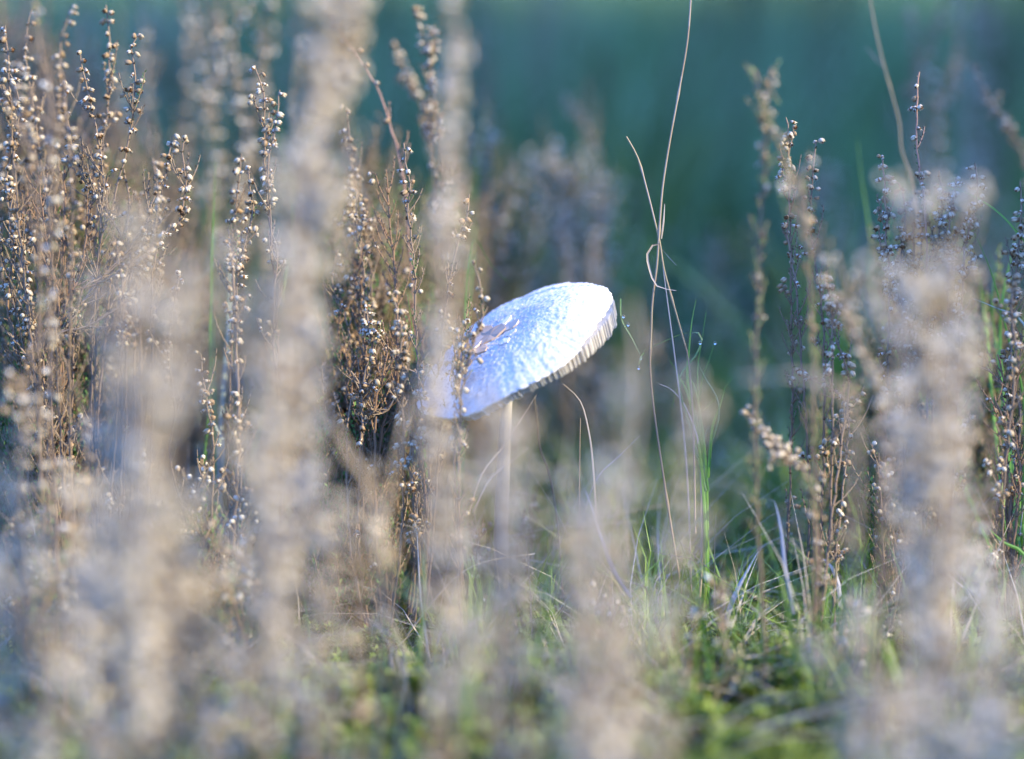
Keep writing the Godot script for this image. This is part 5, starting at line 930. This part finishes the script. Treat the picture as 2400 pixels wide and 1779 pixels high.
const STYLES := {
	"fine": {"hi": true, "raceme": 0.065, "raceme_caps": 420.0, "r0": 0.0011, "r1": 0.0004, "caps": 70.0, "cap": 0.5, "twigs": 75.0, "twig_caps": 0.12, "per_twig": 3, "green": 0.1},
	"sparse": {"hi": true, "raceme": 0.05, "raceme_caps": 200.0, "r0": 0.0011, "r1": 0.0005, "caps": 40.0, "cap": 0.5, "twigs": 30.0, "twig_len": 0.012, "twig_caps": 0.2, "per_twig": 3, "green": 0.1, "bark": Color(0.27, 0.17, 0.13), "young": Color(0.36, 0.22, 0.16)},
	"stout": {"hi": true, "raceme": 0.07, "raceme_caps": 420.0, "r0": 0.0016, "r1": 0.0006, "caps": 130.0, "cap": 0.6, "twigs": 80.0, "twig_caps": 0.25, "per_twig": 4, "green": 0.08},
	"clustered": {"hi": true, "raceme": 0.035, "raceme_caps": 800.0, "r0": 0.001, "r1": 0.0005, "caps": 120.0, "cap": 0.5, "twigs": 80.0, "twig_len": 0.014, "twig_caps": 0.5, "per_twig": 4, "green": 0.15},
	"dense": {"hi": true, "raceme": 0.05, "raceme_caps": 620.0, "r0": 0.001, "r1": 0.0005, "caps": 160.0, "cap": 0.62, "twigs": 110.0, "twig_len": 0.015, "twig_caps": 0.35, "per_twig": 4, "green": 0.1},
	"leafy": {"hi": true, "raceme": 0.03, "raceme_caps": 260.0, "r0": 0.001, "r1": 0.0004, "caps": 70.0, "cap": 0.5, "twigs": 140.0, "twig_len": 0.012, "twig_caps": 0.1, "per_twig": 3, "green": 0.5},
	"green_tip": {"hi": true, "r0": 0.001, "r1": 0.0006, "caps": 120.0, "cap": 0.5, "twigs": 260.0, "tw0": 0.3, "tw1": 1.0, "twig_len": 0.010, "green": 0.95, "fresh": true},
	"bare": {"hi": true, "r0": 0.0011, "r1": 0.0005, "caps": 20.0, "cap": 0.5, "twigs": 120.0, "tw1": 1.0, "twig_len": 0.014, "twig_caps": 0.04, "per_twig": 2, "green": 0.05, "bark": Color(0.20, 0.13, 0.10)},
	"dark": {"hi": true, "r0": 0.0015, "r1": 0.0005, "caps": 30.0, "cap": 0.5, "twigs": 170.0, "tw1": 1.0, "twig_len": 0.018, "twig_caps": 0.08, "per_twig": 2, "green": 0.12, "bark": Color(0.13, 0.085, 0.055), "young": Color(0.24, 0.15, 0.09)},
	"plume": {"leaf_gap": 0.014, "r0": 0.0013, "r1": 0.0005, "caps": 1300.0, "cap": 0.62, "bunched": 0.8, "twigs": 130.0, "tw0": 0.3, "tw1": 1.0, "twig_len": 0.022, "twig_caps": 0.8, "per_twig": 8, "green": 0.08, "size": 0.0034},
	"plume_thin": {"r0": 0.0012, "r1": 0.0005, "caps": 700.0, "cap": 0.7, "bunched": 0.75, "twigs": 100.0, "tw0": 0.3, "tw1": 1.0, "twig_len": 0.024, "twig_caps": 0.85, "per_twig": 8, "green": 0.06, "leaf_gap": 0.014, "size": 0.0035},
	"thin": {"leaf_gap": 0.014, "r0": 0.0011, "r1": 0.0005, "caps": 620.0, "cap": 0.8, "bunched": 0.8, "twigs": 70.0, "tw0": 0.3, "tw1": 1.0, "twig_len": 0.012, "twig_caps": 0.5, "per_twig": 6, "green": 0.3, "size": 0.0034},
	"mid": {"leaf_gap": 0.014, "r0": 0.0013, "r1": 0.0005, "caps": 620.0, "cap": 0.6, "bunched": 0.75, "twigs": 110.0, "tw0": 0.3, "tw1": 1.0, "twig_len": 0.018, "twig_caps": 0.6, "per_twig": 7, "green": 0.1, "size": 0.0034},
	"loose": {"r0": 0.0012, "r1": 0.0005, "caps": 230.0, "cap": 0.6, "bunched": 0.45, "twigs": 80.0, "tw0": 0.3, "tw1": 1.0, "twig_len": 0.016, "twig_caps": 0.3, "per_twig": 4, "leaf_gap": 0.003, "green": 0.1},
	"veil": {"leaf_gap": 0.014, "r0": 0.0012, "r1": 0.0005, "caps": 420.0, "cap": 0.5, "bunched": 0.85, "twigs": 60.0, "tw0": 0.3, "tw1": 1.0, "twig_len": 0.022, "twig_caps": 0.6, "per_twig": 6, "green": 0.15},
	"thicket": {"r0": 0.0018, "r1": 0.0006, "caps": 0.0, "cap": 0.3, "twigs": 520.0, "tw0": 0.04, "tw1": 1.0, "twig_len": 0.032, "leaf_gap": 0.0018, "green": 0.8},
	"tangle": {"r0": 0.0016, "r1": 0.0005, "caps": 60.0, "cap": 0.5, "twigs": 480.0, "tw0": 0.04, "tw1": 1.0, "twig_len": 0.034, "leaf_gap": 0.0024, "green": 0.15},
	"stalks": {"r0": 0.0017, "r1": 0.0008, "caps": 30.0, "cap": 0.5, "twigs": 60.0, "twig_len": 0.02, "twig_caps": 0.2, "per_twig": 3, "green": 0.1, "bark": Color(0.38, 0.31, 0.22), "young": Color(0.46, 0.38, 0.27)},
	"back_pale": {"r0": 0.0014, "r1": 0.0005, "caps": 700.0, "cap": 0.6, "bunched": 0.4, "twigs": 190.0, "tw0": 0.2, "tw1": 1.0, "twig_len": 0.034, "twig_caps": 0.7, "per_twig": 7, "green": 0.1},
	"back_caps": {"r0": 0.0012, "r1": 0.0005, "caps": 260.0, "cap": 0.5, "bunched": 0.3, "twigs": 60.0, "tw0": 0.2, "tw1": 1.0, "twig_len": 0.02, "twig_caps": 0.3, "per_twig": 4, "leaf_gap": 0.003, "green": 0.2},
	"back": {"r0": 0.0014, "r1": 0.0005, "caps": 300.0, "cap": 0.5, "twigs": 170.0, "tw0": 0.2, "tw1": 1.0, "twig_len": 0.026, "twig_caps": 0.35, "per_twig": 4, "green": 0.2},
	"filler": {"r0": 0.0012, "r1": 0.0004, "caps": 260.0, "cap": 0.45, "twigs": 240.0, "tw0": 0.2, "tw1": 1.0, "twig_len": 0.017, "twig_caps": 0.25, "per_twig": 3, "green": 0.14},
}

func heather() -> void:
	for row in PLANTS:
		var first := vecs(row[4][0][1])
		var foot := Vector3(first[0].x, 0, first[0].z)
		if row[3].size() > 0:
			foot = Vector3(row[3][0], 0, row[3][1])
		foot.y = gh(foot.x, foot.z)
		var o := thing(row[2], row[0], "heather", row[1], foot)
		capsules_left = 300
		for e in row[4]:
			var p := vecs(e[1])
			var root := foot.lerp(Vector3(p[0].x, foot.y, p[0].z), 0.55 if row[3].size() > 0 else 1.0)
			root += Vector3(rng.randf_range(-0.006, 0.006), 0, rng.randf_range(-0.006, 0.006))
			root.y = gh(root.x, root.z) - 0.004
			var q := rooted(p, root)
			for k in q.size():
				q[k] -= foot
			var st: Dictionary = STYLES[e[0]].duplicate()
			# capsules sit on the length above the bend of the traced path, not on the bare foot
			shoot(q, st, o)

func grasses() -> void:
	var green := [Color(0.10, 0.24, 0.03), Color(0.16, 0.34, 0.05)]
	var looks := {
		"blade": [green[0], green[1], "grass"], "thin": [Color(0.10, 0.22, 0.06), Color(0.2, 0.3, 0.14), "grass"],
		"pale": [Color(0.16, 0.26, 0.16), Color(0.36, 0.44, 0.42), "grass"], "blue": [Color(0.04, 0.13, 0.10), Color(0.07, 0.2, 0.17), "grass"],
		"grey": [Color(0.18, 0.24, 0.19), Color(0.26, 0.31, 0.26), "dry"], "dewy": [Color(0.34, 0.33, 0.34), Color(0.50, 0.50, 0.55), "dry"],
		"dry": [Color(0.36, 0.28, 0.19), Color(0.52, 0.44, 0.38), "dry"]}
	for row in TUFTS:
		var low := Vector3(0, 9, 0)
		for e in row[2]:
			var p0 := vecs(e[2])
			if p0[0].y < low.y:
				low = p0[0]
		var foot := Vector3(low.x, gh(low.x, low.z), low.z)
		var o := thing(row[1].replace(" ", "_").replace("grass_blade", "arching_grass"), row[0], row[1], "", foot)
		for e in row[2]:
			var p := vecs(e[2])
			if p[0].y > 0.1 and e[1] > 0.0005 and p[0].y - p[p.size() - 1].y < 0.02:
				p = rooted(p, foot + Vector3(rng.randf_range(-0.006, 0.006), -0.003, rng.randf_range(-0.006, 0.006)))
			for k in p.size():
				p[k] -= foot
			if e[0] == "culm":
				culm(p, e[1] * 1.0, e[1] * 0.75, Color(0.30, 0.22, 0.14), Color(0.33, 0.25, 0.17), o)
			else:
				var l: Array = looks[e[0]]
				var side := Vector3(1, 0, rng.randf_range(-0.5, 0.5)).normalized()
				if absf(p[p.size() - 1].x - p[0].x) > absf(p[p.size() - 1].y - p[0].y):
					side = Vector3(0.1, 0.75, 0.65).normalized()
				blade(p, e[1], side, l[0], l[1], o, "blade", l[2])

func undergrowth() -> void:
	# short woody fillers between the traced plants
	var g2 := "low heather sprigs filling the heath floor"
	for k in 80:
		var z := rng.randf_range(-0.75, 0.2)
		var half := 0.05 + 0.172 * (1.584 - z)
		var x := rng.randf_range(-half, half)
		var h := rng.randf_range(0.07, 0.17)
		if z > 0.0:
			h = rng.randf_range(0.06, 0.12) + z * 0.10
		if absf(x - 0.01) < 0.09 and z > -0.12:
			h *= 0.55
		if x > -0.05 and z > -0.5 and rng.randf() < 0.65:
			continue
		var foot := Vector3(x, gh(x, z), z)
		var near := "under the mushroom cap" if absf(x) < 0.07 else "under the green grass tuft" if x > 0.0 and x < 0.14 else "under the dark heather bush" if x > 0.0 else "under the twiggy heather by the mushroom" if x > -0.12 else "under the tall capsule bush"
		var o := thing("heather_sprig", "short dry heather sprig low on the heath floor " + near, "heather", g2, foot)
		for j in 2:
			var lean := Vector3(rng.randf_range(-0.3, 0.3), 1.0, rng.randf_range(-0.3, 0.3)) * h * rng.randf_range(0.7, 1.0)
			shoot(PackedVector3Array([Vector3(0.004 * j, -0.004, 0), lean * 0.5 + Vector3(rng.randf_range(-0.01, 0.01), 0, 0), lean]), STYLES.filler, o)
	# fallen stalks over the floor
	for k in 80:
		var z := rng.randf_range(-0.35, 0.3)
		var half := 0.02 + 0.165 * (1.584 - z)
		var x := rng.randf_range(-half, half)
		var a := rng.randf_range(-0.6, 0.6) + (PI if rng.randf() < 0.5 else 0.0)
		var l := rng.randf_range(0.05, 0.16)
		var foot := Vector3(x, gh(x, z), z)
		var o := thing("fallen_stalk", "thin pale dead stalk lying slanted across the heath floor", "stalk", "fallen dead stalks on the heath floor", foot)
		var d := Vector3(cos(a), 0, sin(a) * 0.7) * l
		var up := rng.randf_range(0.012, 0.07)
		var mid := d * 0.5 + Vector3(0, up * 0.7 + rng.randf_range(-0.006, 0.012), rng.randf_range(-0.01, 0.01))
		culm(PackedVector3Array([Vector3(0, 0.001, 0), mid, d + Vector3(0, up, 0)]), 0.0006, 0.0003, Color(0.46, 0.40, 0.32), Color(0.52, 0.46, 0.40), o)
	# moss
	var g := Geo.new()
	for k in 7:
		var a := k * 2.4
		var h := 0.004 + 0.0011 * k
		for j in 5:
			var b := a + j * TAU / 5.0
			var d := Vector3(cos(b), 0.55, sin(b)).normalized()
			leaflet(g, Vector3(0, h, 0), d, d.cross(Vector3.UP).normalized(), 0.0034, 0.0007, Color(0.13, 0.20, 0.02).lerp(Color(0.25, 0.32, 0.05), rng.randf()))
	g.tube(PackedVector3Array([Vector3.ZERO, Vector3(0, 0.012, 0)]), PackedFloat32Array([0.0004, 0.0003]), 3, Color(0.1, 0.09, 0.03), Color(0.1, 0.13, 0.03))
	var moss := []
	for k in 26000:
		var z := rng.randf_range(-1.4, 0.4)
		var half := 0.04 + 0.172 * (1.584 - z)
		var x := rng.randf_range(-half, half)
		moss.append(set_down(x, z, rng.randf_range(0.8, 2.0), 0.4, 0.002))
	scatter("moss", "yellow green moss carpet on the heath floor", "moss", g.commit(), M.leaf, moss)
	# short live grass and dead straw on the floor
	var live := []; var dead := []
	for k in 2100:
		var z := rng.randf_range(-1.5, 0.18)
		var half := 0.04 + 0.172 * (1.584 - z)
		var x := rng.randf_range(-half, half)
		if rng.randf() < (0.75 if x > -0.03 else 0.14):
			live.append(set_down(x, z, rng.randf_range(0.5, 1.1), 0.2))
		if rng.randf() < 0.5:
			dead.append(set_down(x, z, rng.randf_range(0.5, 1.2), 0.5))
	scatter("grass", "short yellow green grass sprouting through the moss", "grass", tuft_mesh(9, 0.095, 0.9, 0.0012, Color(0.13, 0.25, 0.03), Color(0.24, 0.33, 0.06)), M.grass, live)
	scatter("straw", "pale dead grass straw tangled over the moss", "straw", tuft_mesh(6, 0.10, 1.6, 0.0007, Color(0.38, 0.32, 0.23), Color(0.56, 0.51, 0.44)), M.dry, dead)

const TUFTS := [
	["tall dry grass stalks crossing above the green tuft", "grass stalk", [["culm", 0.00062, [0.0917,0.0342,0.0163,0.0825,0.0909,0.0083,0.0747,0.1476,0.0003,0.0749,0.1794,-0.0041,0.0756,0.193,-0.006,0.0779,0.2112,-0.0086,0.0791,0.2293,-0.0111,0.0809,0.252,-0.0143,0.0848,0.277,-0.0178,0.0894,0.3019,-0.0214,0.0944,0.3314,-0.0255,0.0965,0.3609,-0.0296]], ["culm", 0.00055, [0.0985,0.0682,0.0115,0.0974,0.1249,0.0035,0.0949,0.159,-0.0013,0.0917,0.1726,-0.0032,0.0859,0.193,-0.006,0.0816,0.2089,-0.0083,0.0795,0.2225,-0.0102,0.0768,0.2339,-0.0118,0.0722,0.252,-0.0143,0.0676,0.2679,-0.0166,0.0614,0.2792,-0.0182]], ["dry", 0.0006, [0.079,0.2222,-0.0081,0.0755,0.2216,-0.008,0.0726,0.217,-0.0074,0.0737,0.2091,-0.0063,0.0778,0.2,-0.005,0.0881,0.1975,-0.0047]], ["dry", 0.0006, [0.08,0.2198,-0.0098,0.0836,0.2157,-0.0092,0.0882,0.2107,-0.0085]], ["dry", 0.0005, [0.0802,0.2248,-0.0105,0.0814,0.2339,-0.0118,0.082,0.2434,-0.0131]]]],
	["fresh green grass tuft with a pale drooping blade beside the mushroom", "grass tuft", [["blade", 0.0009, [0.1054,0.0909,0.0083,0.1008,0.1204,0.0042,0.0944,0.1476,0.0003,0.0951,0.1658,-0.0022,0.0967,0.1817,-0.0044,0.0988,0.1923,-0.0059]], ["thin", 0.0007, [0.1043,0.0909,0.0083,0.0962,0.1227,0.0038,0.0898,0.1453,0.0007,0.0917,0.1544,-0.0006,0.0985,0.1624,-0.0017,0.102,0.171,-0.003,0.1001,0.1748,-0.0035,0.0917,0.1744,-0.0034,0.0802,0.1696,-0.0028,0.0681,0.1644,-0.002]], ["blade", 0.0008, [0.1044,0.1034,-0.0137,0.1021,0.131,-0.0175,0.1033,0.1471,-0.0198,0.1067,0.1563,-0.0211,0.1104,0.1678,-0.0227]], ["blade", 0.001, [0.102,0.1022,0.0067,0.0985,0.1283,0.003,0.1031,0.134,0.0022,0.1123,0.1431,0.001,0.1187,0.1517,-0.0002]], ["blade", 0.001, [0.1054,0.0977,0.0074,0.1077,0.1249,0.0035,0.1111,0.134,0.0022,0.1146,0.1465,0.0005]], ["blade", 0.0008, [0.1031,0.0954,0.0077,0.0985,0.1249,0.0035,0.094,0.1431,0.001,0.0894,0.1522,-0.0003,0.0848,0.1601,-0.0014]], ["blade", 0.0008, [0.1015,0.1234,-0.0064,0.1003,0.1531,-0.0105,0.1026,0.169,-0.0128,0.1049,0.185,-0.015]], ["blade", 0.0009, [0.1043,0.1022,0.0067,0.1008,0.134,0.0022,0.0962,0.1499,0,0.0894,0.1465,0.0005,0.0859,0.1351,0.0021]], ["thin", 0.0005, [0.1054,0.1113,0.0054,0.1111,0.1295,0.0029,0.11,0.1408,0.0013,0.1043,0.1499,0,0.0997,0.159,-0.0013]], ["thin", 0.0006, [0.1031,0.1022,0.0067,0.1043,0.1227,0.0038,0.11,0.1254,0.0035,0.1169,0.1238,0.0037]], ["dry", 0.0008, [0.1008,0.1113,0.0054,0.094,0.134,0.0022,0.0894,0.1408,0.0013,0.0848,0.1453,0.0007,0.0791,0.1476,0.0003]], ["thin", 0.0005, [0.0583,0.1936,-0.0011,0.0583,0.1856,0,0.0594,0.1811,0.0007,0.064,0.1732,0.0018,0.0685,0.1642,0.0031]], ["thin", 0.0005, [0.071,0.1644,-0.002,0.0694,0.1624,-0.0017,0.0681,0.1578,-0.0011]]]],
	["long green grass blade arching over the dark heather bush", "grass blade", [["blade", 0.0012, [0.2865,0.1363,0.0019,0.2842,0.1794,-0.0041,0.2773,0.218,-0.0096,0.2704,0.2293,-0.0111,0.259,0.2407,-0.0127,0.2429,0.2497,-0.014,0.2269,0.2531,-0.0145,0.2154,0.2547,-0.0147,0.2058,0.2556,-0.0148]], ["blade", 0.001, [0.2784,0.1333,-0.0179,0.2692,0.1724,-0.0233,0.2622,0.1999,-0.0272,0.2552,0.2183,-0.0298,0.2483,0.2321,-0.0317]]]],
	["thin brown dry stalk bending beside the dark heather bush", "stalk", [["culm", 0.0005, [0.234,0.1795,-0.1253,0.234,0.2234,-0.1315,0.2296,0.2503,-0.1353,0.2247,0.2649,-0.1373,0.2237,0.2795,-0.1394,0.2193,0.2966,-0.1418,0.2131,0.3186,-0.1449,0.2084,0.3405,-0.148,0.2059,0.3576,-0.1504]], ["dry", 0.0005, [0.2181,0.3114,-0.1742,0.213,0.3164,-0.1749,0.208,0.3226,-0.1757]]]],
	["wide hazy grey-green grass blade slanting behind the tall heather bush", "grass blade", [["grey", 0.0022, [-0.2095,0.1593,-0.3043,-0.2177,0.2186,-0.3126,-0.234,0.259,-0.3183,-0.2504,0.286,-0.3221,-0.2721,0.3183,-0.3266,-0.2953,0.3587,-0.3323]], ["grey", 0.0016, [-0.1607,0.1866,-0.1061,-0.1656,0.2035,-0.1085,-0.1777,0.1938,-0.1071,-0.1899,0.189,-0.1065,-0.1997,0.1842,-0.1058]], ["grey", 0.0016, [-0.1586,0.1048,-0.034,-0.1621,0.1164,-0.0357,-0.1668,0.128,-0.0373,-0.1696,0.1397,-0.0389]]]],
	["blue-green grass tuft behind the twiggy heather beside the mushroom", "grass tuft", [["blue", 0.003, [-0.0788,0.1307,-0.1185,-0.0808,0.1649,-0.1233,-0.0823,0.1917,-0.127,-0.0818,0.2137,-0.1301,-0.0788,0.2283,-0.1322,-0.0727,0.2381,-0.1336]], ["blue", 0.0022, [-0.0832,0.1762,-0.1552,-0.0852,0.2109,-0.16,-0.089,0.2457,-0.1649,-0.0927,0.268,-0.1681]], ["blade", 0.001, [-0.0487,0.1195,-0.0159,-0.0499,0.1448,-0.0195,-0.0522,0.1609,-0.0217,-0.0545,0.177,-0.024,-0.0568,0.1931,-0.0262]]]],
	["folded narrow green blade rising behind the mushroom cap", "grass blade", [["blade", 0.0009, [-0.0273,0.1509,-0.0607,-0.0262,0.1863,-0.0657,-0.0238,0.2098,-0.069,-0.0202,0.2192,-0.0703,-0.0119,0.2051,-0.0683,-0.0024,0.1957,-0.067]], ["blade", 0.001, [-0.0238,0.2122,-0.2612,-0.0212,0.2489,-0.2664,-0.0185,0.2699,-0.2693,-0.0159,0.2856,-0.2715]]]],
	["dewy grey dead blades lying over the moss", "grass tuft", [["dewy", 0.0016, [0.1093,0.0081,0.0401,0.1131,0.0249,0.0378,0.1177,0.0384,0.0359,0.1233,0.0496,0.0343,0.1308,0.063,0.0324]], ["dewy", 0.0014, [0.1226,0.0156,0.0492,0.1277,0.0271,0.0476,0.1338,0.0338,0.0466,0.1421,0.0378,0.0461]], ["dewy", 0.0012, [0.0626,0.0426,0.0555,0.0536,0.0559,0.0536,0.0469,0.0736,0.0511,0.0425,0.0869,0.0493,0.0384,0.0979,0.0477]], ["dewy", 0.0013, [0.1742,0.0339,0.0365,0.1731,0.0451,0.0349,0.1697,0.0541,0.0337,0.1652,0.0586,0.033]], ["dewy", 0.0012, [0.1465,0.0359,0.0665,0.1421,0.0601,0.0631,0.1399,0.0799,0.0603,0.1365,0.0942,0.0583,0.1332,0.0953,0.0582]], ["dewy", 0.001, [0.0977,-0.0091,0.0729,0.0888,-0.008,0.0727,0.0755,-0.0102,0.073,0.0622,-0.008,0.0727]], ["dewy", 0.0012, [0.1475,0.0116,0.0598,0.143,0.0183,0.0589,0.1385,0.0249,0.058]], ["dry", 0.0006, [0.0996,0.0541,0.0337,0.095,0.0586,0.033,0.0815,0.0608,0.0327,0.0702,0.0642,0.0323]], ["dry", 0.0005, [0.1199,0.0406,0.0356,0.1064,0.0518,0.034,0.095,0.0619,0.0326,0.0837,0.0731,0.031]]]],
	["hazy narrow green blades beside the slender heather", "grass tuft", [["blade", 0.0012, [-0.1767,0.1712,-0.1545,-0.1755,0.201,-0.1586,-0.1742,0.2258,-0.1621,-0.1722,0.2457,-0.1649]], ["blade", 0.0009, [-0.1688,0.1274,-0.0574,-0.1683,0.1721,-0.0637,-0.1669,0.2192,-0.0703,-0.1652,0.2616,-0.0763]], ["blade", 0.0012, [-0.1315,0.2063,-0.2099,-0.1341,0.242,-0.2149,-0.1392,0.265,-0.2181,-0.1444,0.2905,-0.2217]]]],
	["pale dead grass stems standing under the mushroom cap", "grass stalk", [["culm", 0.0006, [0.0282,0.0257,-0.0229,0.0258,0.0606,-0.0278,0.0211,0.0908,-0.0321,0.0153,0.1071,-0.0344,0.0136,0.1234,-0.0367,0.0122,0.135,-0.0383]], ["culm", 0.0004, [0.0355,0.0228,0.0179,0.0362,0.0568,0.0131,0.0362,0.0909,0.0083,0.0364,0.1158,0.0048,0.0367,0.1295,0.0029]], ["dry", 0.0005, [-0.0226,0.0832,0.0296,-0.0158,0.1034,0.0267,-0.0045,0.1179,0.0247,0.0045,0.1314,0.0228,0.0131,0.1448,0.0209]], ["dry", 0.0005, [-0.0201,0.0869,0.0493,-0.0112,0.1046,0.0468,0,0.1134,0.0455,0.0089,0.1201,0.0446]], ["dry", 0.0006, [0.0458,0.0682,0.0115,0.0435,0.1045,0.0064,0.0412,0.1227,0.0038,0.0367,0.1385,0.0016,0.0275,0.1476,0.0003]], ["dry", 0.0005, [0.0394,0.0759,-0.0098,0.0464,0.0943,-0.0124,0.058,0.1057,-0.014,0.0696,0.1172,-0.0156]]]],
	["bright green grass blades under the dark heather bush", "grass tuft", [["blade", 0.0014, [0.2743,0.1483,-0.0805,0.2707,0.1793,-0.0849,0.2719,0.1959,-0.0872,0.2695,0.2102,-0.0893]], ["blade", 0.0016, [0.2722,0.1509,-0.0607,0.2734,0.1863,-0.0657,0.2782,0.2098,-0.069,0.2829,0.2334,-0.0723]], ["blade", 0.0012, [0.2703,0.1673,-0.1034,0.2654,0.1962,-0.1075,0.2581,0.2155,-0.1102]], ["blade", 0.0014, [0.213,0.1762,-0.1552,0.2105,0.2109,-0.16,0.2055,0.2457,-0.1649,0.203,0.268,-0.1681]], ["pale", 0.0016, [0.2819,0.1476,0.0003,0.275,0.1794,-0.0041,0.259,0.1885,-0.0054,0.2475,0.193,-0.006]], ["blade", 0.0011, [0.2806,0.0384,0.0359,0.2716,0.0608,0.0327,0.2602,0.0675,0.0318,0.2512,0.0765,0.0305]]]],
	["green grass blades with straw stems low between the heather sprays", "grass tuft", [["blade", 0.0012, [-0.0666,-0.0085,0.1233,-0.0655,0.0042,0.1215,-0.0634,0.0213,0.1191,-0.0645,0.034,0.1173]], ["dry", 0.0012, [-0.0597,-0.0043,0.1227,-0.0606,0.017,0.1197,-0.0612,0.0319,0.1176]], ["blade", 0.0012, [-0.0223,0.0276,0.3202,-0.0214,0.0571,0.316,-0.0205,0.0792,0.3129,-0.0233,0.0976,0.3103]], ["blade", 0.0012, [-0.0208,0.0372,0.2986,-0.018,0.0634,0.2949,-0.0132,0.084,0.292,-0.0113,0.1046,0.2891]]]],
]
